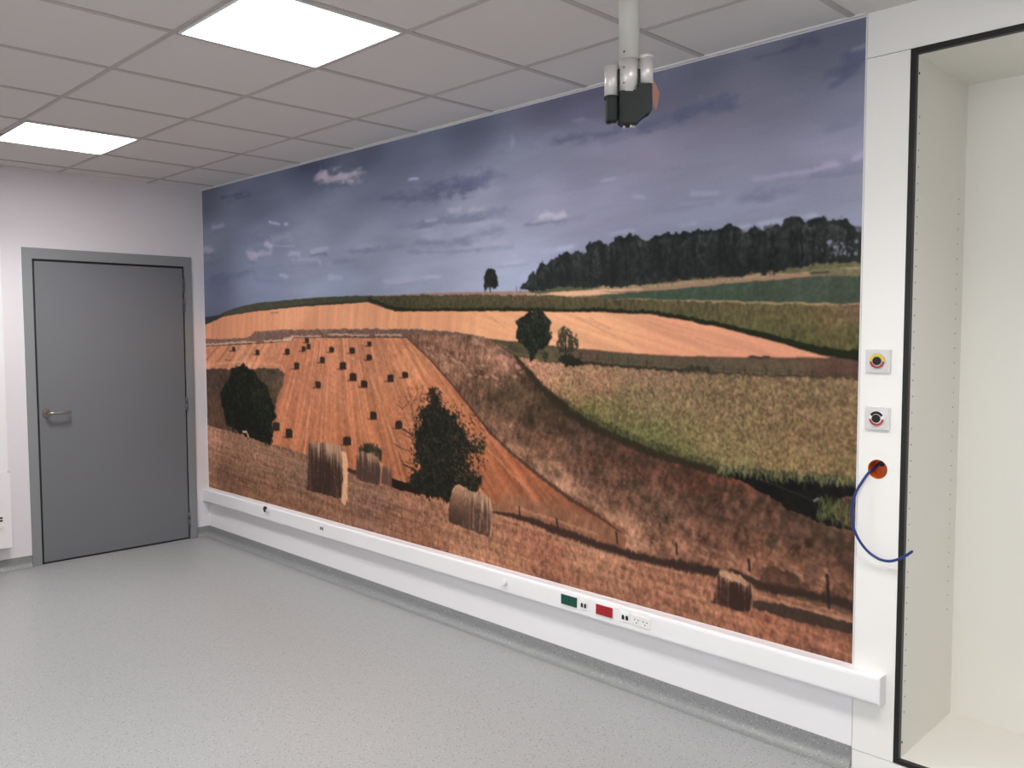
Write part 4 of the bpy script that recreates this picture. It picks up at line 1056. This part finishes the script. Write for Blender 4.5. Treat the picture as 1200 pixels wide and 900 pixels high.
# carcass
def side(x0, x1, xin):
    b_ = B(); b_.box(x0, x1, .02, ND+.018, NZ0-.018, NZ1+.018)
    b_.mi = 1
    for yy in (.040, .452):
        zz = .245 if yy < .1 else .515
        while zz < (2.30 if yy < .1 else 2.12):
            if not (2.12 < zz < 2.25 and False):
                b_.cyl((xin - .0003*(1 if xin < 5.7 else -1)*-1, yy, zz), (1 if xin < 5.7 else -1, 0, 0), .0026, .0006, n=10, smooth=False)
            zz += .0555
    for zz in (.14, 2.44): b_.cyl((xin, .028, zz), (1 if xin < 5.7 else -1, 0, 0), .0045, .0010, n=12, smooth=False)
    return b_
side(NX0-.018, NX0, NX0).obj('side_panel', [m_lam_in, m_hole], cab)
side(NX1, NX1+.018, NX1).obj('side_panel', [m_lam_in, m_hole], cab)
B().box(NX0, NX1, ND, ND+.018, NZ0-.018, NZ1+.018).obj('back_panel', m_lam_in, cab)
B().box(NX0, NX1, .02, ND, NZ1, NZ1+.018).obj('top_panel', m_lam_in, cab)
B().box(NX0, NX1, .02, ND, NZ0-.018, NZ0).obj('bottom_panel', m_lam_in, cab)

# orange hollow-wall box in the hole
t = thing('wall_box', 'round orange cable box sunk in the white panel, blue cable coming out', 'cable box', (HX, .0, HZc))
b = B()
b.ring((HX, .0505, HZc), (0, -1, 0), HR-.0022, HR-.0003, .0495)
b.cyl((HX, .0500, HZc), (0, 1, 0), HR-.0005, .002, n=40)
b.obj('box_shell', m_orange, t)
B().cyl((HX-.004, .0496, HZc+.014), (0, -1, 0), .0105, .002, n=20).obj('cable_entry', m_dkb, t)

# blue cable
ctrl = [(5.149, .047, 1.112), (5.1345, .042, 1.1072), (5.1303, .02, 1.0954), (5.1208, -0.001, 1.0815), (5.1058, -0.02, 1.0488), (5.0924, -0.033, 1.0154), (5.084, -0.04, 0.9788), (5.0829, -0.044, 0.9428), (5.0856, -0.045, 0.9099), (5.094, -0.044, 0.8776), (5.1128, -0.04, 0.8406), (5.1418, -0.036, 0.8086), (5.176, -0.032, 0.7901), (5.2044, -0.03, 0.7876), (5.2273, -0.03, 0.794), (5.2501, -0.031, 0.8068), (5.2687, -0.033, 0.8209), (5.2858, -0.035, 0.8362)]
def catmull(P, n=6):
    P = [Vector(p) for p in P]; out = []
    for i in range(len(P)-1):
        p0, p1, p2, p3 = P[max(i-1, 0)], P[i], P[i+1], P[min(i+2, len(P)-1)]
        for k in range(n):
            t_ = k/n
            out.append(.5*((2*p1) + (p2-p0)*t_ + (2*p0-5*p1+4*p2-p3)*t_**2 + (3*p1-p0-3*p2+p3)*t_**3))
    return out + [P[-1]]
cable_path = catmull(ctrl)
ct = thing('blue_cable', 'loose blue cable looping out of the orange box in the white panel', 'cable', ctrl[3])
B().tube(cable_path, .0048, n=14).obj('sheath', m_blue, ct)
e = Vector(ctrl[-1]); d_ = (cable_path[-1]-cable_path[-2]).normalized()
B().tube([e - d_*.0002, e + d_*.004], .0030, n=12).obj('cut_end', m_dkb, ct)

# the two gas-style wall points above the box
def wall_point(cx, cz, upper, label):
    t = thing('wall_outlet', label, 'wall outlet', (cx, 0, cz))
    B().box(cx-.0425, cx+.0425, -.010, -.0001, cz-.0395, cz+.0395, bev=.0015).obj('outlet_plate', m_plate, t)
    B().box(cx-.038, cx+.038, -.0115, -.0099, cz-.034, cz+.035, bev=.0005, seg=1).obj('inner_plate', m_plate, t)
    z = cz + .0008; x = cx + .0
    B().cyl((x, -.0114, z), (0, -1, 0), .0265, .005, n=48, bev=.001).obj('collar', m_off if upper is m_dkb else m_cap, t)
    b_ = B(); b_.ring((x, -.0162, z), (0, -1, 0), .0165, .0252, .0016, *(ARC_UP if upper is m_yel else (-62, 62))); b_.obj('upper_marking', upper, t, label='yellow upper half ring' if upper is m_yel else 'black upper arc')
    b_ = B(); b_.ring((x, -.0162, z), (0, -1, 0), .0185, .0252, .0016, *ARC_DN); b_.obj('lower_marking', m_red, t, label='red lower half ring')
    B().cyl((x, -.0162, z), (0, -1, 0), .0142, .007, n=40, bev=.001).obj('plug_core', m_dkb, t)
ARC_UP = (-90, 90); ARC_DN = (95, 265)
wall_point(5.1475, 1.4755, m_yel, 'square grey wall outlet with a yellow and red ring, the upper one')
wall_point(5.1495, 1.2755, m_dkb, 'square grey wall outlet with a black and red ring, just above the orange box')

# ---------------------------------------------------------------------------
# ceiling pendant pole with its sleeves
# ---------------------------------------------------------------------------
A0 = Vector((4.780, -.948, 0)); RT = Vector((.7076, .7066, 0)); FW = Vector((-.7066, .7076, 0))
def pp(r, f, z): return A0 + RT*r + FW*f + Vector((0, 0, z))
pd = thing('ceiling_pendant', 'grey pole hanging from the ceiling with silver sleeves and dark sockets, before the mural', 'ceiling pendant', (A0.x, A0.y, H))
B().cyl(pp(0, 0, 2.372), (0, 0, 1), .0300, H+.003-2.372, n=48).obj('pole', m_pole, pd)
B().cyl(pp(0, 0, H-.012), (0, 0, 1), .062, .0115, n=48, bev=.002).obj('ceiling_flange', m_pole, pd)
b = B(); b.cyl(pp(-.002, 0, 2.277), (0, 0, 1), .0282, .096, n=48); b.obj('middle_sleeve', m_sleeve, pd)
b = B(); b.cyl(pp(-.0505, .006, 2.268), (0, 0, 1), .0205, .088, n=40, bev=.0015); b.obj('sleeve', m_sleeve, pd, label='shorter silver sleeve')
b = B(); b.cyl(pp(.0500, .0, 2.298), (0, 0, 1), .0212, .076, n=40); b.cyl(pp(.0500, .0, 2.374), (0, 0, 1), .0226, .012, n=40, bev=.002); b.obj('sleeve', m_sleeve, pd, label='silver sleeve with a wider cap')
for z_, r_z in ((2.345, .0018), (2.300, .0018), (2.388, .0022)):
    b = B(); b.cyl(pp(-.018, -.0228 if z_ < 2.37 else -.0240, z_), -FW, r_z, .006, n=12)
    b.obj('screw', m_dk, pd)
b = B(); b.box(-.034, .036, -.012, .020, 2.277, 2.345, bev=.003)
for v in b.bm.verts: v.co = pp(v.co.x, v.co.y, v.co.z)
b.obj('bracket', m_dk, pd)
# dark sockets under the sleeves
def oriented_box(b_, r0, r1, f0, f1, z0, z1, bev=.003):
    c = B(); c.box(r0, r1, f0, f1, z0, z1, bev=bev)
    for v in c.bm.verts: v.co = pp(v.co.x, v.co.y, v.co.z)
    b_.join(c.bm)
b = B(); oriented_box(b, -.066, -.0335, -.012, .026, 2.196, 2.270); b.cyl(pp(-.0505, .006, 2.262), (0, 0, 1), .0212, .007, n=32); b.cyl(pp(-.058, .004, 2.190), (0, 0, 1), .007, .008, n=20)
b.obj('dark_socket', m_dk, pd)
# main body: side profile in (right, z)
prof = [(-.0302, 2.279), (.0235, 2.279), (.0235, 2.300), (.0655, 2.300), (.0655, 2.222), (.056, 2.214), (.048, 2.214), (.038, 2.206), (.030, 2.193), (.018, 2.184), (-.018, 2.184), (-.0302, 2.192)]
b = B(); va = [b.bm.verts.new(pp(r, -.026, z)) for r, z in prof]; vb = [b.bm.verts.new(pp(r, .028, z)) for r, z in prof]
n_ = len(prof)
for i in range(n_): b.bm.faces.new((va[i], va[(i+1) % n_], vb[(i+1) % n_], vb[i]))
b.bm.faces.new(va[::-1]); b.bm.faces.new(vb)
bmesh.ops.bevel(b.bm, geom=b.bm.edges[:], offset=.002, segments=2, affect='EDGES')
b.obj('dark_body', m_dk, pd)
b = B()
for r, f, z in ((.006, -.01, 2.176), (.016, .0, 2.177), (-.012, .006, 2.178)): b.cyl(pp(r, f, z), (0, 0, 1), .0042, .010, n=16)
b.obj('bottom_fittings', m_cap, pd)
b = B(); b.cyl(pp(-.020, -.0262, 2.200), -FW, .003, .002, n=12)
for k in range(7): oriented_box(b, -.030, -.024, -.0285, -.026, 2.214+k*.008, 2.218+k*.008, bev=0)
b.obj('ribs', m_dk, pd)
# orange tag behind
prof = [(.070, 2.326), (.080, 2.320), (.098, 2.292), (.094, 2.262), (.086, 2.236), (.078, 2.248), (.072, 2.286)]
b = B(); va = [b.bm.verts.new(pp(r, .020 + (r-.07)*.9, z)) for r, z in prof]; vb = [b.bm.verts.new(pp(r, .0225 + (r-.07)*.9, z)) for r, z in prof]
n_ = len(prof)
for i in range(n_): b.bm.faces.new((va[i], va[(i+1) % n_], vb[(i+1) % n_], vb[i]))
b.bm.faces.new(va[::-1]); b.bm.faces.new(vb)
b.obj('tag', m_tag, pd, label='salmon coloured tag')
B().tube([pp(.045, .022, 2.322), pp(.060, .024, 2.324), pp(.074, .0245, 2.318)], .0022, n=8).obj('tag_cord', m_dk, pd)

# ---------------------------------------------------------------------------
# world, camera, view
# ---------------------------------------------------------------------------
w = bpy.data.worlds.new('world'); bpy.context.scene.world = w; w.use_nodes = True
w.node_tree.nodes['Background'].inputs[0].default_value = (.97, .98, 1.0, 1); w.node_tree.nodes['Background'].inputs[1].default_value = SKY
cam = bpy.data.cameras.new('camera'); co = bpy.data.objects.new('camera', cam); COL.objects.link(co)
yaw, pit, rol = math.radians(44.96), math.radians(3.443), math.radians(-.126)
fw = Vector((-math.sin(yaw)*math.cos(pit), math.cos(yaw)*math.cos(pit), -math.sin(pit))); r0 = Vector((math.cos(yaw), math.sin(yaw), 0)); u0 = r0.cross(fw)
rr = r0*math.cos(rol) + u0*math.sin(rol); uu = -r0*math.sin(rol) + u0*math.cos(rol)
co.matrix_world = Matrix(((rr.x, uu.x, -fw.x, 6.340), (rr.y, uu.y, -fw.y, -2.9977), (rr.z, uu.z, -fw.z, 1.5768), (0, 0, 0, 1)))
cam.sensor_width = 36; cam.lens = 36*1000.6/1200; cam.clip_start = .05
sc = bpy.context.scene; sc.camera = co
vs_ = sc.view_settings; sc.display_settings.display_device = 'sRGB'
vs_.view_transform = 'Standard'; vs_.look = 'None'; vs_.gamma = 1; vs_.use_curve_mapping = False; vs_.exposure = EXPOSURE
sc.render.engine = 'CYCLES'
sc.cycles.use_denoising = True
sc.cycles.max_bounces = 10; sc.cycles.diffuse_bounces = 7; sc.cycles.sample_clamp_indirect = 6
